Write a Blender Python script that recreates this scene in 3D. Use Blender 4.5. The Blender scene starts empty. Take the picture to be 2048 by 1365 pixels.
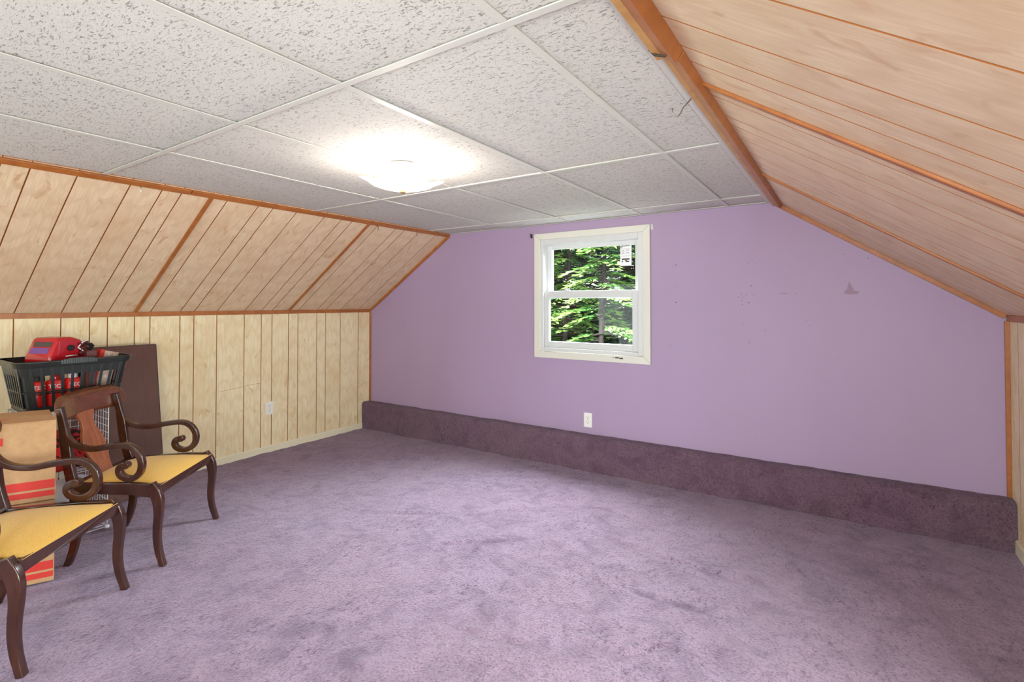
import bpy, math, random
import numpy as np
from mathutils import Vector, Matrix, noise as mnoise

S = bpy.context.scene
C = S.collection
R = math.radians
random.seed(4)

# ------------------------------------------------------------------ camera, world, lights, exposure
cam_d = bpy.data.cameras.new('camera')
cam_d.sensor_width = 36.0
cam_d.lens = 1002.0 / 2048 * 36.0
cam_d.shift_y = -92.1 / 2048
cam_d.clip_start = 0.02
cam = bpy.data.objects.new('camera', cam_d)
C.objects.link(cam)
cam.location = (4.2993, -3.6799, 1.2899)
cam.rotation_euler = (R(90) + 0.0164, 0, 0.587)
S.camera = cam

S.view_settings.view_transform = 'Standard'
S.view_settings.look = 'None'
S.view_settings.gamma = 1
S.view_settings.use_curve_mapping = False
S.view_settings.exposure = 0.36
try:
    S.cycles.use_denoising = True
    S.cycles.denoiser = 'OPENIMAGEDENOISE'
    S.cycles.max_bounces = 10
    S.cycles.diffuse_bounces = 6
    S.cycles.transparent_max_bounces = 16
    S.cycles.sample_clamp_indirect = 6
except Exception:
    pass

world = bpy.data.worlds.new('sky')
S.world = world
world.use_nodes = True
wn = world.node_tree
wn.nodes.clear()
sky = wn.nodes.new('ShaderNodeTexSky')
sky.sky_type = 'NISHITA'
sky.sun_disc = False
sky.sun_elevation = R(48)
sky.sun_rotation = R(200)
bg = wn.nodes.new('ShaderNodeBackground')
bg.inputs[1].default_value = 0.30
wo = wn.nodes.new('ShaderNodeOutputWorld')
wn.links.new(sky.outputs[0], bg.inputs[0])
wn.links.new(bg.outputs[0], wo.inputs[0])


def light(name, kind, loc, power, color, aim=None, size=None, radius=None):
    d = bpy.data.lights.new(name, kind)
    d.energy = power
    d.color = color
    if size:
        d.shape = 'RECTANGLE'
        d.size, d.size_y = size
    if radius:
        d.shadow_soft_size = radius
    o = bpy.data.objects.new(name, d)
    C.objects.link(o)
    o.location = loc
    if aim is not None:
        o.rotation_euler = (Vector(aim) - Vector(loc)).to_track_quat('-Z', 'Y').to_euler()
    return o


sun = light('sun', 'SUN', (0, -8, 12), 5.5, (1.0, 0.95, 0.84), aim=(-2.0, 2.0, 0))
sun.data.angle = R(1.0)
# daylight that falls through the gable window
light('window_daylight', 'AREA', (2.6, 2.2, 3.6), 4100, (0.86, 0.99, 1.0), aim=(2.4, -1.2, 0.0), size=(5.0, 3.0))
# added fill light behind the viewpoint, no known source there
light('rear_fill', 'AREA', (1.9, -5.4, 1.0), 56, (0.88, 1.0, 0.97), aim=(2.2, -1.2, 0.6), size=(3.2, 1.3))
# added fill at the low side, out of view, brightens the board wall
light('side_fill', 'AREA', (4.93, -2.2, 0.66), 37, (0.88, 1.0, 0.98), aim=(0.0, -1.4, 0.45), size=(3.2, 0.7)).data.spread = R(122)
light('rear_right_fill', 'AREA', (4.35, -4.7, 1.15), 60, (0.90, 1.0, 0.98), aim=(4.35, -1.7, 0.0), size=(1.1, 1.1))  # added fill to lift the right floor and gable, no real opening

# ------------------------------------------------------------------ room numbers (metres)
W = 5.0226          # gable width
HK = 1.2225         # knee wall height
HC = 1.9532         # flat ceiling height
XL, XR = 1.1321, 3.9286
YF = -5.6           # front gable


def fz(x):          # the old floor leans a little towards the left
    return -0.037 + 0.0098 * x


# ------------------------------------------------------------------ helpers
def lin(c):
    return c / 12.92 if c <= 0.04045 else ((c + 0.055) / 1.055) ** 2.4


def rgb(r, g, b):
    return (lin(r / 255), lin(g / 255), lin(b / 255), 1.0)


class MB:
    def __init__(self):
        self.v, self.f = [], []

    def add(self, vs, fs):
        b = len(self.v)
        self.v += [tuple(p) for p in vs]
        self.f += [tuple(b + i for i in f) for f in fs]
        return self

    def box(self, x0, x1, y0, y1, z0, z1):
        return self.add([(x0, y0, z0), (x1, y0, z0), (x1, y1, z0), (x0, y1, z0), (x0, y0, z1), (x1, y0, z1), (x1, y1, z1), (x0, y1, z1)],
                        [(3, 2, 1, 0), (4, 5, 6, 7), (0, 1, 5, 4), (1, 2, 6, 5), (2, 3, 7, 6), (3, 0, 4, 7)])

    def obox(self, o, a, b, c):
        """box at corner o spanned by vectors a, b, c"""
        o, a, b, c = map(Vector, (o, a, b, c))
        if a.cross(b).dot(c) < 0:
            a, b = b, a
        return self.add([o, o + a, o + a + b, o + b, o + c, o + a + c, o + a + b + c, o + b + c],
                        [(3, 2, 1, 0), (4, 5, 6, 7), (0, 1, 5, 4), (1, 2, 6, 5), (2, 3, 7, 6), (3, 0, 4, 7)])

    def prism(self, poly, fn, d0, d1):
        """extrude 2D polygon; fn(p, q, d) -> 3D"""
        n = len(poly)
        vs = [fn(p, q, d0) for p, q in poly] + [fn(p, q, d1) for p, q in poly]
        fs = [tuple(range(n - 1, -1, -1)), tuple(range(n, 2 * n))]
        fs += [(i, (i + 1) % n, n + (i + 1) % n, n + i) for i in range(n)]
        return self.add(vs, fs)

    def tube(self, pts, r, n=8, close=False):
        pts = [Vector(p) for p in pts]
        m = len(pts)
        rad = r if isinstance(r, (list, tuple)) else [r] * m
        t0 = (pts[1] - pts[0]).normalized()
        up = Vector((0, 0, 1)) if abs(t0.z) < 0.9 else Vector((1, 0, 0))
        nrm = (up - t0 * up.dot(t0)).normalized()
        vs = []
        for i, p in enumerate(pts):
            t = ((pts[(i + 1) % m] if close else pts[min(i + 1, m - 1)]) - (pts[i - 1] if (close or i) else pts[0])).normalized()
            nrm = (nrm - t * nrm.dot(t)).normalized()
            bn = t.cross(nrm)
            for k in range(n):
                a = 2 * math.pi * k / n
                vs.append(p + nrm * (rad[i] * math.cos(a)) + bn * (rad[i] * math.sin(a)))
        fs = []
        for i in range(m if close else m - 1):
            j = (i + 1) % m
            fs += [(i * n + k, i * n + (k + 1) % n, j * n + (k + 1) % n, j * n + k) for k in range(n)]
        if not close:
            fs += [tuple(range(n - 1, -1, -1)), tuple(range((m - 1) * n, m * n))]
        return self.add(vs, fs)

    def lathe(self, prof, c, n=24):
        """prof [(r, z)] about vertical axis at c"""
        m = len(prof)
        vs = [(c[0] + r * math.cos(2 * math.pi * k / n), c[1] + r * math.sin(2 * math.pi * k / n), c[2] + z) for r, z in prof for k in range(n)]
        fs = [(i * n + k, i * n + (k + 1) % n, (i + 1) * n + (k + 1) % n, (i + 1) * n + k) for i in range(m - 1) for k in range(n)]
        fs += [tuple(range(n - 1, -1, -1)), tuple(range((m - 1) * n, m * n))]
        return self.add(vs, fs)

    def grid(self, nu, nv, fn):
        vs = [fn(i / nu, j / nv) for j in range(nv + 1) for i in range(nu + 1)]
        w = nu + 1
        return self.add(vs, [(j * w + i, j * w + i + 1, (j + 1) * w + i + 1, (j + 1) * w + i) for j in range(nv) for i in range(nu)])


def obj(name, mb, mat, parent=None, bevel=0, smooth=False, seg=2, uv=None, origin=None):
    me = bpy.data.meshes.new(name)
    vs = mb.v
    if origin is not None:
        vs = [(p[0] - origin[0], p[1] - origin[1], p[2] - origin[2]) for p in vs]
    me.from_pydata(vs, [], mb.f)
    me.update()
    if uv is not None:
        lay = me.uv_layers.new(name='uv')
        for l in me.loops:
            lay.data[l.index].uv = uv(Vector(mb.v[l.vertex_index]))
    if mat is not None:
        me.materials.append(mat)
    if smooth:
        for p in me.polygons:
            p.use_smooth = True
    o = bpy.data.objects.new(name, me)
    C.objects.link(o)
    if origin is not None:
        o.location = origin
    if parent is not None:
        o.parent = parent
    if bevel:
        m = o.modifiers.new('bevel', 'BEVEL')
        m.width = bevel
        m.segments = seg
        m.limit_method = 'ANGLE'
        m.angle_limit = R(35)
    if smooth == 'auto':
        w = o.modifiers.new('wn', 'WEIGHTED_NORMAL')
        w.keep_sharp = False
    return o


def empty(name, loc=(0, 0, 0), rz=0):
    o = bpy.data.objects.new(name, None)
    C.objects.link(o)
    o.location = loc
    o.rotation_euler = (0, 0, rz)
    o.empty_display_size = 0.05
    return o


def tag(o, label, cat, kind=None, group=None):
    o['label'] = label
    o['category'] = cat
    if kind:
        o['kind'] = kind
    if group:
        o['group'] = group
    return o


def copy_tree(o, parent=None):
    c = o.copy()
    C.objects.link(c)
    c.parent = parent
    if parent is not None:
        c.matrix_parent_inverse = o.matrix_parent_inverse.copy()
    for ch in list(o.children):
        copy_tree(ch, c)
    return c


# ------------------------------------------------------------------ materials
def mat(name, color, rough=0.5, spec=0.5, metal=0.0, coat=0.0, **kw):
    m = bpy.data.materials.new(name)
    m.use_nodes = True
    p = m.node_tree.nodes['Principled BSDF']
    p.inputs['Base Color'].default_value = color
    p.inputs['Roughness'].default_value = rough
    p.inputs['Specular IOR Level'].default_value = spec
    p.inputs['Metallic'].default_value = metal
    p.inputs['Coat Weight'].default_value = coat
    p.inputs['Coat Roughness'].default_value = 0.12
    m['nt'] = 1
    return m


def N(m, kind, **inp):
    n = m.node_tree.nodes.new(kind)
    for k, v in inp.items():
        if k in n.inputs:
            n.inputs[k].default_value = v
        else:
            setattr(n, k, v)
    return n


def L(m, a, b):
    m.node_tree.links.new(a, b)


def P(m):
    return m.node_tree.nodes['Principled BSDF']


def ramp(m, fac, stops):
    r = N(m, 'ShaderNodeValToRGB')
    e = r.color_ramp.elements
    while len(e) < len(stops):
        e.new(0.5)
    for q, (pos, col) in zip(e, stops):
        q.position = pos
        q.color = col
    L(m, fac, r.inputs[0])
    return r.outputs[0]


def mix(m, fac, a, b, blend='MIX'):
    n = N(m, 'ShaderNodeMix', data_type='RGBA', blend_type=blend)
    for sock, v in ((0, fac), (6, a), (7, b)):
        if hasattr(v, 'default_value') or hasattr(v, 'is_linked'):
            L(m, v, n.inputs[sock])
        else:
            n.inputs[sock].default_value = v
    return n.outputs[2]


def mapping(m, src, scale=(1, 1, 1), loc=(0, 0, 0), rot=(0, 0, 0)):
    n = N(m, 'ShaderNodeMapping')
    n.inputs['Scale'].default_value = scale
    n.inputs['Location'].default_value = loc
    n.inputs['Rotation'].default_value = rot
    L(m, src, n.inputs[0])
    return n.outputs[0]


def noise(m, vec, scale, detail=3, rough=0.5, dist=0.0):
    n = N(m, 'ShaderNodeTexNoise')
    n.inputs['Scale'].default_value = scale
    n.inputs['Detail'].default_value = detail
    n.inputs['Roughness'].default_value = rough
    n.inputs['Distortion'].default_value = dist
    L(m, vec, n.inputs['Vector'])
    return n.outputs[0]


def coords(m, out='Object'):
    return N(m, 'ShaderNodeTexCoord').outputs[out]


def bump(m, h, strength, dist, prev=None):
    b = N(m, 'ShaderNodeBump')
    b.inputs['Strength'].default_value = strength
    b.inputs['Distance'].default_value = dist
    L(m, h, b.inputs['Height'])
    if prev is not None:
        L(m, prev, b.inputs['Normal'])
    return b.outputs[0]


def plank_mat(name, base, dark, smudge):
    m = mat(name, base, rough=0.42, spec=0.35)
    uv = coords(m, 'UV')
    grain = noise(m, mapping(m, uv, (1.3, 26, 1)), 3.0, 5, 0.62, 1.4)
    fine = noise(m, mapping(m, uv, (4, 160, 1)), 2.0, 3, 0.6)
    fig = N(m, 'ShaderNodeTexWave', wave_type='RINGS', rings_direction='Y')
    fig.inputs['Scale'].default_value = 2.2
    fig.inputs['Distortion'].default_value = 7.0
    fig.inputs['Detail'].default_value = 2.0
    fig.inputs['Detail Scale'].default_value = 1.4
    L(m, mapping(m, uv, (0.9, 5.5, 1)), fig.inputs['Vector'])
    c = mix(m, ramp(m, grain, [(0.38, (0, 0, 0, 1)), (0.72, (1, 1, 1, 1))]), base, dark)
    c = mix(m, ramp(m, fig.outputs[1], [(0.50, (0, 0, 0, 1)), (0.95, (0.55, 0.55, 0.55, 1))]), c, dark)
    c = mix(m, ramp(m, fine, [(0.5, (0, 0, 0, 1)), (0.85, (0.16, 0.16, 0.16, 1))]), c, dark)
    big = noise(m, mapping(m, uv, (1.6, 2.2, 1)), 1.7, 2, 0.5)
    c = mix(m, ramp(m, big, [(0.45, (0, 0, 0, 1)), (0.75, (0.45, 0.45, 0.45, 1))]), c, smudge)
    kn = noise(m, mapping(m, uv, (9, 16, 1)), 1.0, 3, 0.55, 0.6)
    c = mix(m, ramp(m, kn, [(0.60, (0, 0, 0, 1)), (0.74, (1, 1, 1, 1))]), c, smudge)
    L(m, c, P(m).inputs['Base Color'])
    L(m, bump(m, fine, 0.06, 0.002), P(m).inputs['Normal'])
    return m


M = {}
M['plank'] = plank_mat('whitewashed_board', rgb(238, 224, 190), rgb(222, 200, 158), rgb(212, 182, 130))
M['plank_slope'] = plank_mat('bounce_tinted_whitewashed_board', rgb(226, 202, 172), rgb(209, 180, 148), rgb(196, 158, 122))  # same boards, pinkish bounce light on the slopes put into the colour
M['groove'] = mat('groove', rgb(160, 96, 52), 0.9, 0.1)


def wood_trim(name, a, b):
    m = mat(name, a, 0.38, 0.5)
    v = coords(m)
    g = noise(m, mapping(m, v, (6, 6, 6)), 2.0, 4, 0.6, 0.5)
    g2 = noise(m, v, 90, 2)
    c = mix(m, ramp(m, g, [(0.3, (0, 0, 0, 1)), (0.7, (1, 1, 1, 1))]), a, b)
    L(m, c, P(m).inputs['Base Color'])
    L(m, bump(m, g2, 0.08, 0.001), P(m).inputs['Normal'])
    return m


M['trim'] = wood_trim('orange_trim', rgb(174, 106, 52), rgb(148, 84, 38))
M['trim_light'] = wood_trim('raw_trim', rgb(200, 154, 94), rgb(174, 126, 70))

# painted gable
m = mat('lilac_paint', rgb(170, 144, 172), 0.45, 0.3)
v = coords(m)
n1 = noise(m, mapping(m, v, (1.0, 1, 0.25)), 1.6, 3)
n2 = noise(m, v, 60, 3, 0.6)
L(m, mix(m, ramp(m, n1, [(0.35, (0, 0, 0, 1)), (0.75, (1, 1, 1, 1))]), rgb(168, 145, 176), rgb(164, 141, 168)), P(m).inputs['Base Color'])
L(m, bump(m, n2, 0.08, 0.002, bump(m, n1, 0.10, 0.02)), P(m).inputs['Normal'])
M['lilac'] = m
M['paint_mark'] = mat('bare_paint', rgb(150, 122, 145), 0.6)
M['hole'] = mat('nail_hole', rgb(60, 40, 58), 0.8)

# carpet
def carpet(name, a, b, c3, sheen=0.55, tracks=0.35, fleck=None):
    fleck = fleck or b
    m = mat(name, a, 0.95, 0.1)
    v = coords(m)
    big = noise(m, v, 1.7, 4, 0.6, 0.4)
    mid = noise(m, v, 7.0, 4, 0.65, 0.8)
    pile = noise(m, v, 95, 3, 0.7)
    tuft = N(m, 'ShaderNodeTexVoronoi')
    tuft.inputs['Scale'].default_value = 120
    L(m, v, tuft.inputs['Vector'])
    fibre = noise(m, v, 420, 2, 0.6)
    col = mix(m, ramp(m, mid, [(0.32, (0.25, 0.25, 0.25, 1)), (0.56, (1, 1, 1, 1))]), b, a)
    col = mix(m, ramp(m, big, [(0.40, (0, 0, 0, 1)), (0.70, (0.6, 0.6, 0.6, 1))]), col, c3)
    col = mix(m, ramp(m, pile, [(0.34, (0.75, 0.75, 0.75, 1)), (0.52, (0, 0, 0, 1))]), col, b)
    col = mix(m, ramp(m, fibre, [(0.3, (0.35, 0.35, 0.35, 1)), (0.55, (0, 0, 0, 1))]), col, b)
    # trodden tracks where the pile lies flat
    tr = noise(m, v, 1.5, 0, 0.4, 0.7)
    d_ = N(m, 'ShaderNodeMath', operation='SUBTRACT')
    d_.inputs[1].default_value = 0.5
    L(m, tr, d_.inputs[0])
    ab = N(m, 'ShaderNodeMath', operation='ABSOLUTE')
    L(m, d_.outputs[0], ab.inputs[0])
    brk = ramp(m, noise(m, v, 3.1, 2), [(0.45, (0, 0, 0, 1)), (0.60, (tracks, tracks, tracks, 1))])
    line = ramp(m, ab.outputs[0], [(0.004, (1, 1, 1, 1)), (0.018, (0, 0, 0, 1))])
    ml = N(m, 'ShaderNodeMath', operation='MULTIPLY')
    L(m, brk, ml.inputs[0])
    L(m, line, ml.inputs[1])
    col = mix(m, ml.outputs[0], col, b)
    fl = noise(m, mapping(m, v, (60, 34, 40), rot=(0, 0, 0.5)), 1.0, 3, 0.7, 0.5)
    patch = ramp(m, noise(m, v, 2.6, 3), [(0.38, (0.15, 0.15, 0.15, 1)), (0.62, (0.85, 0.85, 0.85, 1))])
    fm_ = N(m, 'ShaderNodeMath', operation='MULTIPLY')
    L(m, ramp(m, fl, [(0.36, (1, 1, 1, 1)), (0.45, (0, 0, 0, 1))]), fm_.inputs[0])
    L(m, patch, fm_.inputs[1])
    col = mix(m, fm_.outputs[0], col, fleck)
    L(m, col, P(m).inputs['Base Color'])
    nb = bump(m, mid, 0.45, 0.02)
    nb = bump(m, fl, 0.5, 0.012, nb)
    nb = bump(m, pile, 0.8, 0.010, nb)
    nb = bump(m, tuft.outputs[0], 0.5, 0.006, nb)
    nb = bump(m, fibre, 0.4, 0.002, nb)
    L(m, nb, P(m).inputs['Normal'])
    P(m).inputs['Sheen Weight'].default_value = sheen
    P(m).inputs['Sheen Roughness'].default_value = 0.45
    P(m).inputs['Sheen Tint'].default_value = rgb(225, 215, 240)
    return m


M['carpet'] = carpet('purple_carpet', rgb(151, 127, 148), rgb(90, 67, 89), rgb(154, 127, 142), fleck=rgb(72, 50, 70))
M['carpet_ledge'] = carpet('purple_carpet_ledge', rgb(120, 93, 110), rgb(80, 57, 72), rgb(124, 100, 106), 0.3, 0.0)  # same carpet, shade and sideways pile of the upright face darken its colour

# ceiling
m = mat('fissured_tile', rgb(216, 212, 206), 0.85, 0.2)
v = coords(m)
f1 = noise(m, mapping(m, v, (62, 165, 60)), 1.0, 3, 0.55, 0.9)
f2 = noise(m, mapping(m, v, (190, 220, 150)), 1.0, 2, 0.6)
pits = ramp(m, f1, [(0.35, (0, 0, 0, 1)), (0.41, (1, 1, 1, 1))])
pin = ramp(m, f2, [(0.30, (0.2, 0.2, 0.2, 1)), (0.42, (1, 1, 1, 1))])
L(m, mix(m, pits, rgb(152, 147, 142), mix(m, pin, rgb(178, 174, 168), rgb(207, 203, 198))), P(m).inputs['Base Color'])  # shade in the depth of pits and pinholes put into the colour as grey
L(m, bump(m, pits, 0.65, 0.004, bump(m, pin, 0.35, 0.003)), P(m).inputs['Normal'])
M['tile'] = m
M['tee'] = mat('white_enamel', rgb(204, 201, 195), 0.45, 0.35)
M['plenum'] = mat('dark_plenum', rgb(70, 66, 62), 0.9)

M['cream'] = mat('cream_paint', rgb(226, 218, 192), 0.4)
m = mat('white_paint', rgb(214, 211, 200), 0.4)
n = noise(m, coords(m), 30, 3)
L(m, bump(m, n, 0.06, 0.002), P(m).inputs['Normal'])
M['white_paint'] = m
M['vinyl'] = mat('white_vinyl', rgb(204, 204, 204), 0.3)
M['plate'] = mat('outlet_plastic', rgb(232, 230, 224), 0.3)
M['dark_slot'] = mat('dark_slot', rgb(40, 38, 36), 0.6)
M['steel'] = mat('steel', rgb(170, 168, 160), 0.35, metal=0.9)
M['iron'] = mat('dark_iron', rgb(70, 60, 52), 0.5, metal=0.6)

m = bpy.data.materials.new('window_glass')
m.use_nodes = True
nt = m.node_tree
nt.nodes.clear()
tr = nt.nodes.new('ShaderNodeBsdfTransparent')
tr.inputs[0].default_value = (0.97, 0.985, 0.98, 1)
gl = nt.nodes.new('ShaderNodeBsdfGlossy')
gl.inputs['Roughness'].default_value = 0.02
mx = nt.nodes.new('ShaderNodeMixShader')
mx.inputs[0].default_value = 0.015
o_ = nt.nodes.new('ShaderNodeOutputMaterial')
nt.links.new(tr.outputs[0], mx.inputs[1])
nt.links.new(gl.outputs[0], mx.inputs[2])
nt.links.new(mx.outputs[0], o_.inputs[0])
M['glass'] = m

# mahogany, seat cloth
m = mat('mahogany', rgb(84, 42, 28), 0.25, 0.5, coat=0.5)
v = coords(m)
g = noise(m, mapping(m, v, (14, 14, 5)), 2.0, 5, 0.65, 1.0)
L(m, mix(m, ramp(m, g, [(0.3, (0, 0, 0, 1)), (0.75, (1, 1, 1, 1))]), rgb(38, 17, 9), rgb(72, 34, 18)), P(m).inputs['Base Color'])
M['mahogany'] = m
m = mat('half_lit_mahogany', rgb(96, 50, 30), 0.22, 0.5, coat=0.5)  # crest rail copy, window light on its front put into the lighter colour
v = coords(m)
g = noise(m, mapping(m, v, (14, 5, 14)), 2.0, 5, 0.65, 1.0)
L(m, mix(m, ramp(m, g, [(0.3, (0, 0, 0, 1)), (0.75, (1, 1, 1, 1))]), rgb(84, 42, 24), rgb(112, 60, 36)), P(m).inputs['Base Color'])
M['mahogany_half_lit'] = m
m = mat('window_lit_mahogany', rgb(146, 82, 44), 0.25, 0.5, coat=0.5)  # splat copy, lightened in colour because it faces the window
v = coords(m)
g = noise(m, mapping(m, v, (10, 26, 4)), 2.0, 5, 0.65, 1.0)
L(m, mix(m, ramp(m, g, [(0.3, (0, 0, 0, 1)), (0.75, (1, 1, 1, 1))]), rgb(128, 66, 36), rgb(158, 92, 50)), P(m).inputs['Base Color'])
M['mahogany_window_lit'] = m
m = mat('gold_cloth', rgb(222, 178, 88), 0.7, 0.25)
v = coords(m)
g = noise(m, v, 260, 2, 0.6)
w1 = N(m, 'ShaderNodeTexWave')
w1.inputs['Scale'].default_value = 130
L(m, v, w1.inputs['Vector'])
L(m, mix(m, ramp(m, g, [(0.35, (0.5, 0.5, 0.5, 1)), (0.6, (0, 0, 0, 1))]), rgb(222, 174, 78), rgb(184, 136, 54)), P(m).inputs['Base Color'])
L(m, bump(m, w1.outputs[1], 0.12, 0.001, bump(m, g, 0.2, 0.001)), P(m).inputs['Normal'])
P(m).inputs['Sheen Weight'].default_value = 0.2
M['gold'] = m

m = mat('cardboard', rgb(198, 158, 116), 0.8, 0.2)
n = noise(m, coords(m), 40, 4)
L(m, mix(m, ramp(m, n, [(0.3, (0, 0, 0, 1)), (0.7, (1, 1, 1, 1))]), rgb(184, 143, 105), rgb(194, 155, 116)), P(m).inputs['Base Color'])
M['cardboard'] = m
M['red_print'] = mat('red_print', rgb(206, 52, 44), 0.6)
M['black_plastic'] = mat('black_plastic', rgb(30, 34, 34), 0.32, 0.5)
m = mat('brown_laminate', rgb(104, 66, 56), 0.5, 0.4)
n = noise(m, mapping(m, coords(m), (20, 20, 2)), 2.0, 4)
L(m, mix(m, n, rgb(82, 49, 43), rgb(98, 63, 53)), P(m).inputs['Base Color'])
M['brown'] = m
M['brown_edge'] = mat('dark_edge', rgb(62, 50, 46), 0.5)
M['wire'] = mat('white_wire', rgb(214, 216, 222), 0.35)
M['red_gloss'] = mat('red_gloss', rgb(178, 24, 36), 0.2, 0.5, coat=0.4)
M['red'] = mat('red_tin', rgb(208, 34, 30), 0.35)
M['maroon'] = mat('maroon', rgb(84, 26, 28), 0.5)
M['lens'] = mat('purple_lens', rgb(112, 76, 138), 0.15)
M['grey_lens'] = mat('grey_lens', rgb(74, 66, 62), 0.2)
M['black'] = mat('black', rgb(24, 24, 26), 0.5)
M['black_cloth'] = mat('black_cloth', rgb(30, 28, 32), 0.9)
M['white'] = mat('white', rgb(232, 230, 232), 0.5)
m = mat('beige_sparkle', rgb(206, 172, 150), 0.6)
n = noise(m, coords(m), 300, 2)
L(m, mix(m, ramp(m, n, [(0.45, (0, 0, 0, 1)), (0.6, (1, 1, 1, 1))]), rgb(200, 164, 142), rgb(222, 198, 184)), P(m).inputs['Base Color'])
M['beige'] = m
m = mat('red_black_cloth', rgb(190, 30, 30), 0.85)
n = noise(m, coords(m), 22, 3, 0.5, 1.0)
L(m, ramp(m, n, [(0.44, rgb(28, 22, 24)), (0.47, rgb(206, 40, 40))]), P(m).inputs['Base Color'])
M['camo'] = m
M['pale_cloth'] = mat('pale_cloth', rgb(196, 196, 206), 0.9)
M['brass'] = mat('brass', rgb(190, 160, 110), 0.3, metal=0.8)

m = bpy.data.materials.new('frosted_glass_shade')
m.use_nodes = True
nt = m.node_tree
nt.nodes.clear()
df = nt.nodes.new('ShaderNodeBsdfDiffuse')
df.inputs[0].default_value = (0.9, 0.89, 0.85, 1)
tl = nt.nodes.new('ShaderNodeBsdfTranslucent')
tl.inputs[0].default_value = (0.92, 0.9, 0.85, 1)
em = nt.nodes.new('ShaderNodeEmission')
em.inputs[0].default_value = (1, 0.96, 0.88, 1)
em.inputs[1].default_value = 1.6
mx = nt.nodes.new('ShaderNodeMixShader')
mx.inputs[0].default_value = 0.55
ad = nt.nodes.new('ShaderNodeAddShader')
o_ = nt.nodes.new('ShaderNodeOutputMaterial')
nt.links.new(df.outputs[0], mx.inputs[1])
nt.links.new(tl.outputs[0], mx.inputs[2])
nt.links.new(mx.outputs[0], ad.inputs[0])
nt.links.new(em.outputs[0], ad.inputs[1])
nt.links.new(ad.outputs[0], o_.inputs[0])
M['shade'] = m
m = bpy.data.materials.new('bulb_glow')
m.use_nodes = True
P(m).inputs['Emission Color'].default_value = (1, 0.92, 0.78, 1)
P(m).inputs['Emission Strength'].default_value = 12
M['bulb'] = m

# ------------------------------------------------------------------ room shell
# floor: carpet mesh with the soft dents of an old shag pile
nx, ny = 440, 480
# lines pressed into the pile by furniture and feet
TRACKS = [[(1.83, -1.54), (2.38, -1.21), (2.63, -0.97), (2.79, -0.8), (2.99, -0.7), (3.2, -0.74), (3.38, -0.83)],
          [(2.68, -1.55), (3.06, -1.71)],
          [(3.01, -1.44), (3.31, -1.49), (3.48, -1.6)],
          [(3.12, -1.06), (3.44, -1.1), (3.88, -1.15)],
          [(3.5, -1.49), (3.88, -1.47)],
          [(3.58, -1.93), (3.72, -1.77)],
          [(3.58, -1.93), (3.58, -1.76)],
          [(2.49, -1.61), (2.88, -1.26)],
          [(3.92, -1.39), (4.07, -1.43)],
          [(3.03, -2.11), (3.26, -2.06)]]


def dent(x, y):
    best = 9.0
    for ln in TRACKS:
        for (ax, ay), (bx, by) in zip(ln[:-1], ln[1:]):
            dx, dy = bx - ax, by - ay
            t = max(0.0, min(1.0, ((x - ax) * dx + (y - ay) * dy) / (dx * dx + dy * dy)))
            best = min(best, math.hypot(x - ax - t * dx, y - ay - t * dy))
    return 0.009 * math.exp(-(best / 0.016) ** 2) if best < 0.05 else 0.0


y0f, y1f = YF, 0.02
xs = np.linspace(-0.02, W + 0.02, nx + 1)
ys = np.linspace(y0f, y1f, ny + 1)
mb = MB()
for yv in ys:
    for xv in xs:
        h = 0.006 * mnoise.noise((xv * 2.3, yv * 2.3, 0)) + 0.006 * mnoise.noise((xv * 7, yv * 7, 3)) + 0.004 * mnoise.noise((xv * 21, yv * 21, 7))
        if 1.0 < xv < 4.6 and -2.9 < yv < -0.3:
            h -= dent(xv, yv)
        mb.v.append((xv, yv, fz(xv) + h - 0.002))
w_ = nx + 1
mb.f = [(j * w_ + i, j * w_ + i + 1, (j + 1) * w_ + i + 1, (j + 1) * w_ + i) for j in range(ny) for i in range(nx)]
floor = obj('floor', mb, M['carpet'], smooth=True)
tag(floor, 'worn purple shag carpet covering the attic floor', 'floor', 'structure')

# carpeted ledge along the foot of the gable
HB, DB = 0.262, 0.107
mb = MB()
prof = [(0.0, -0.05), (-DB - 0.004, -0.05)]
prof += [(-DB, 0.02)] + [(-DB, HB - 0.03)] + [(-DB + 0.03 - 0.03 * math.cos(a), HB - 0.03 + 0.03 * math.sin(a)) for a in [R(q) for q in (20, 45, 70, 90)]] + [(0.0, HB)]
n_x = 200
rows = []
for i in range(n_x + 1):
    x = 0.001 + (W - 0.002) * i / n_x
    for (yy, zz) in prof:
        wob = 0.004 * mnoise.noise((x * 5, yy * 9, zz * 9)) + 0.003 * mnoise.noise((x * 17, yy * 20, zz * 20 + 5))
        hh = zz * (1 - (x / W - 0.5) * 0.09) if zz > 0 else zz
        mb.v.append((x, min(yy - wob * (1 if yy < 0 else 0), 0.0), fz(x) + hh + (wob if zz > 0.2 else 0)))
k = len(prof)
mb.f = [(i * k + j, i * k + j + 1, (i + 1) * k + j + 1, (i + 1) * k + j) for i in range(n_x) for j in range(k - 1)]
mb.f += [tuple(range(k)), tuple(n_x * k + j for j in range(k - 1, -1, -1))]
ledge = obj('trim_1', mb, M['carpet_ledge'], smooth=True)
tag(ledge, 'long carpeted ledge in shade-darkened purple along the foot of the lilac wall', 'ledge', 'structure')

# gable wall with the window opening
WX0, WX1, WZ0, WZ1 = 2.150, 3.038, 0.890, 1.828   # rough opening inside the casing
mb = MB()
e = 0.35
outer = [(-e, -0.3), (W + e, -0.3), (W + e, HK + 0.3), (XR + 0.1, HC + 0.35), (XL - 0.1, HC + 0.35), (-e, HK + 0.3)]


def wallpiece(poly):
    mb.prism(poly, lambda p, q, d: (p, d, q), 0.0, 0.14)


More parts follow.
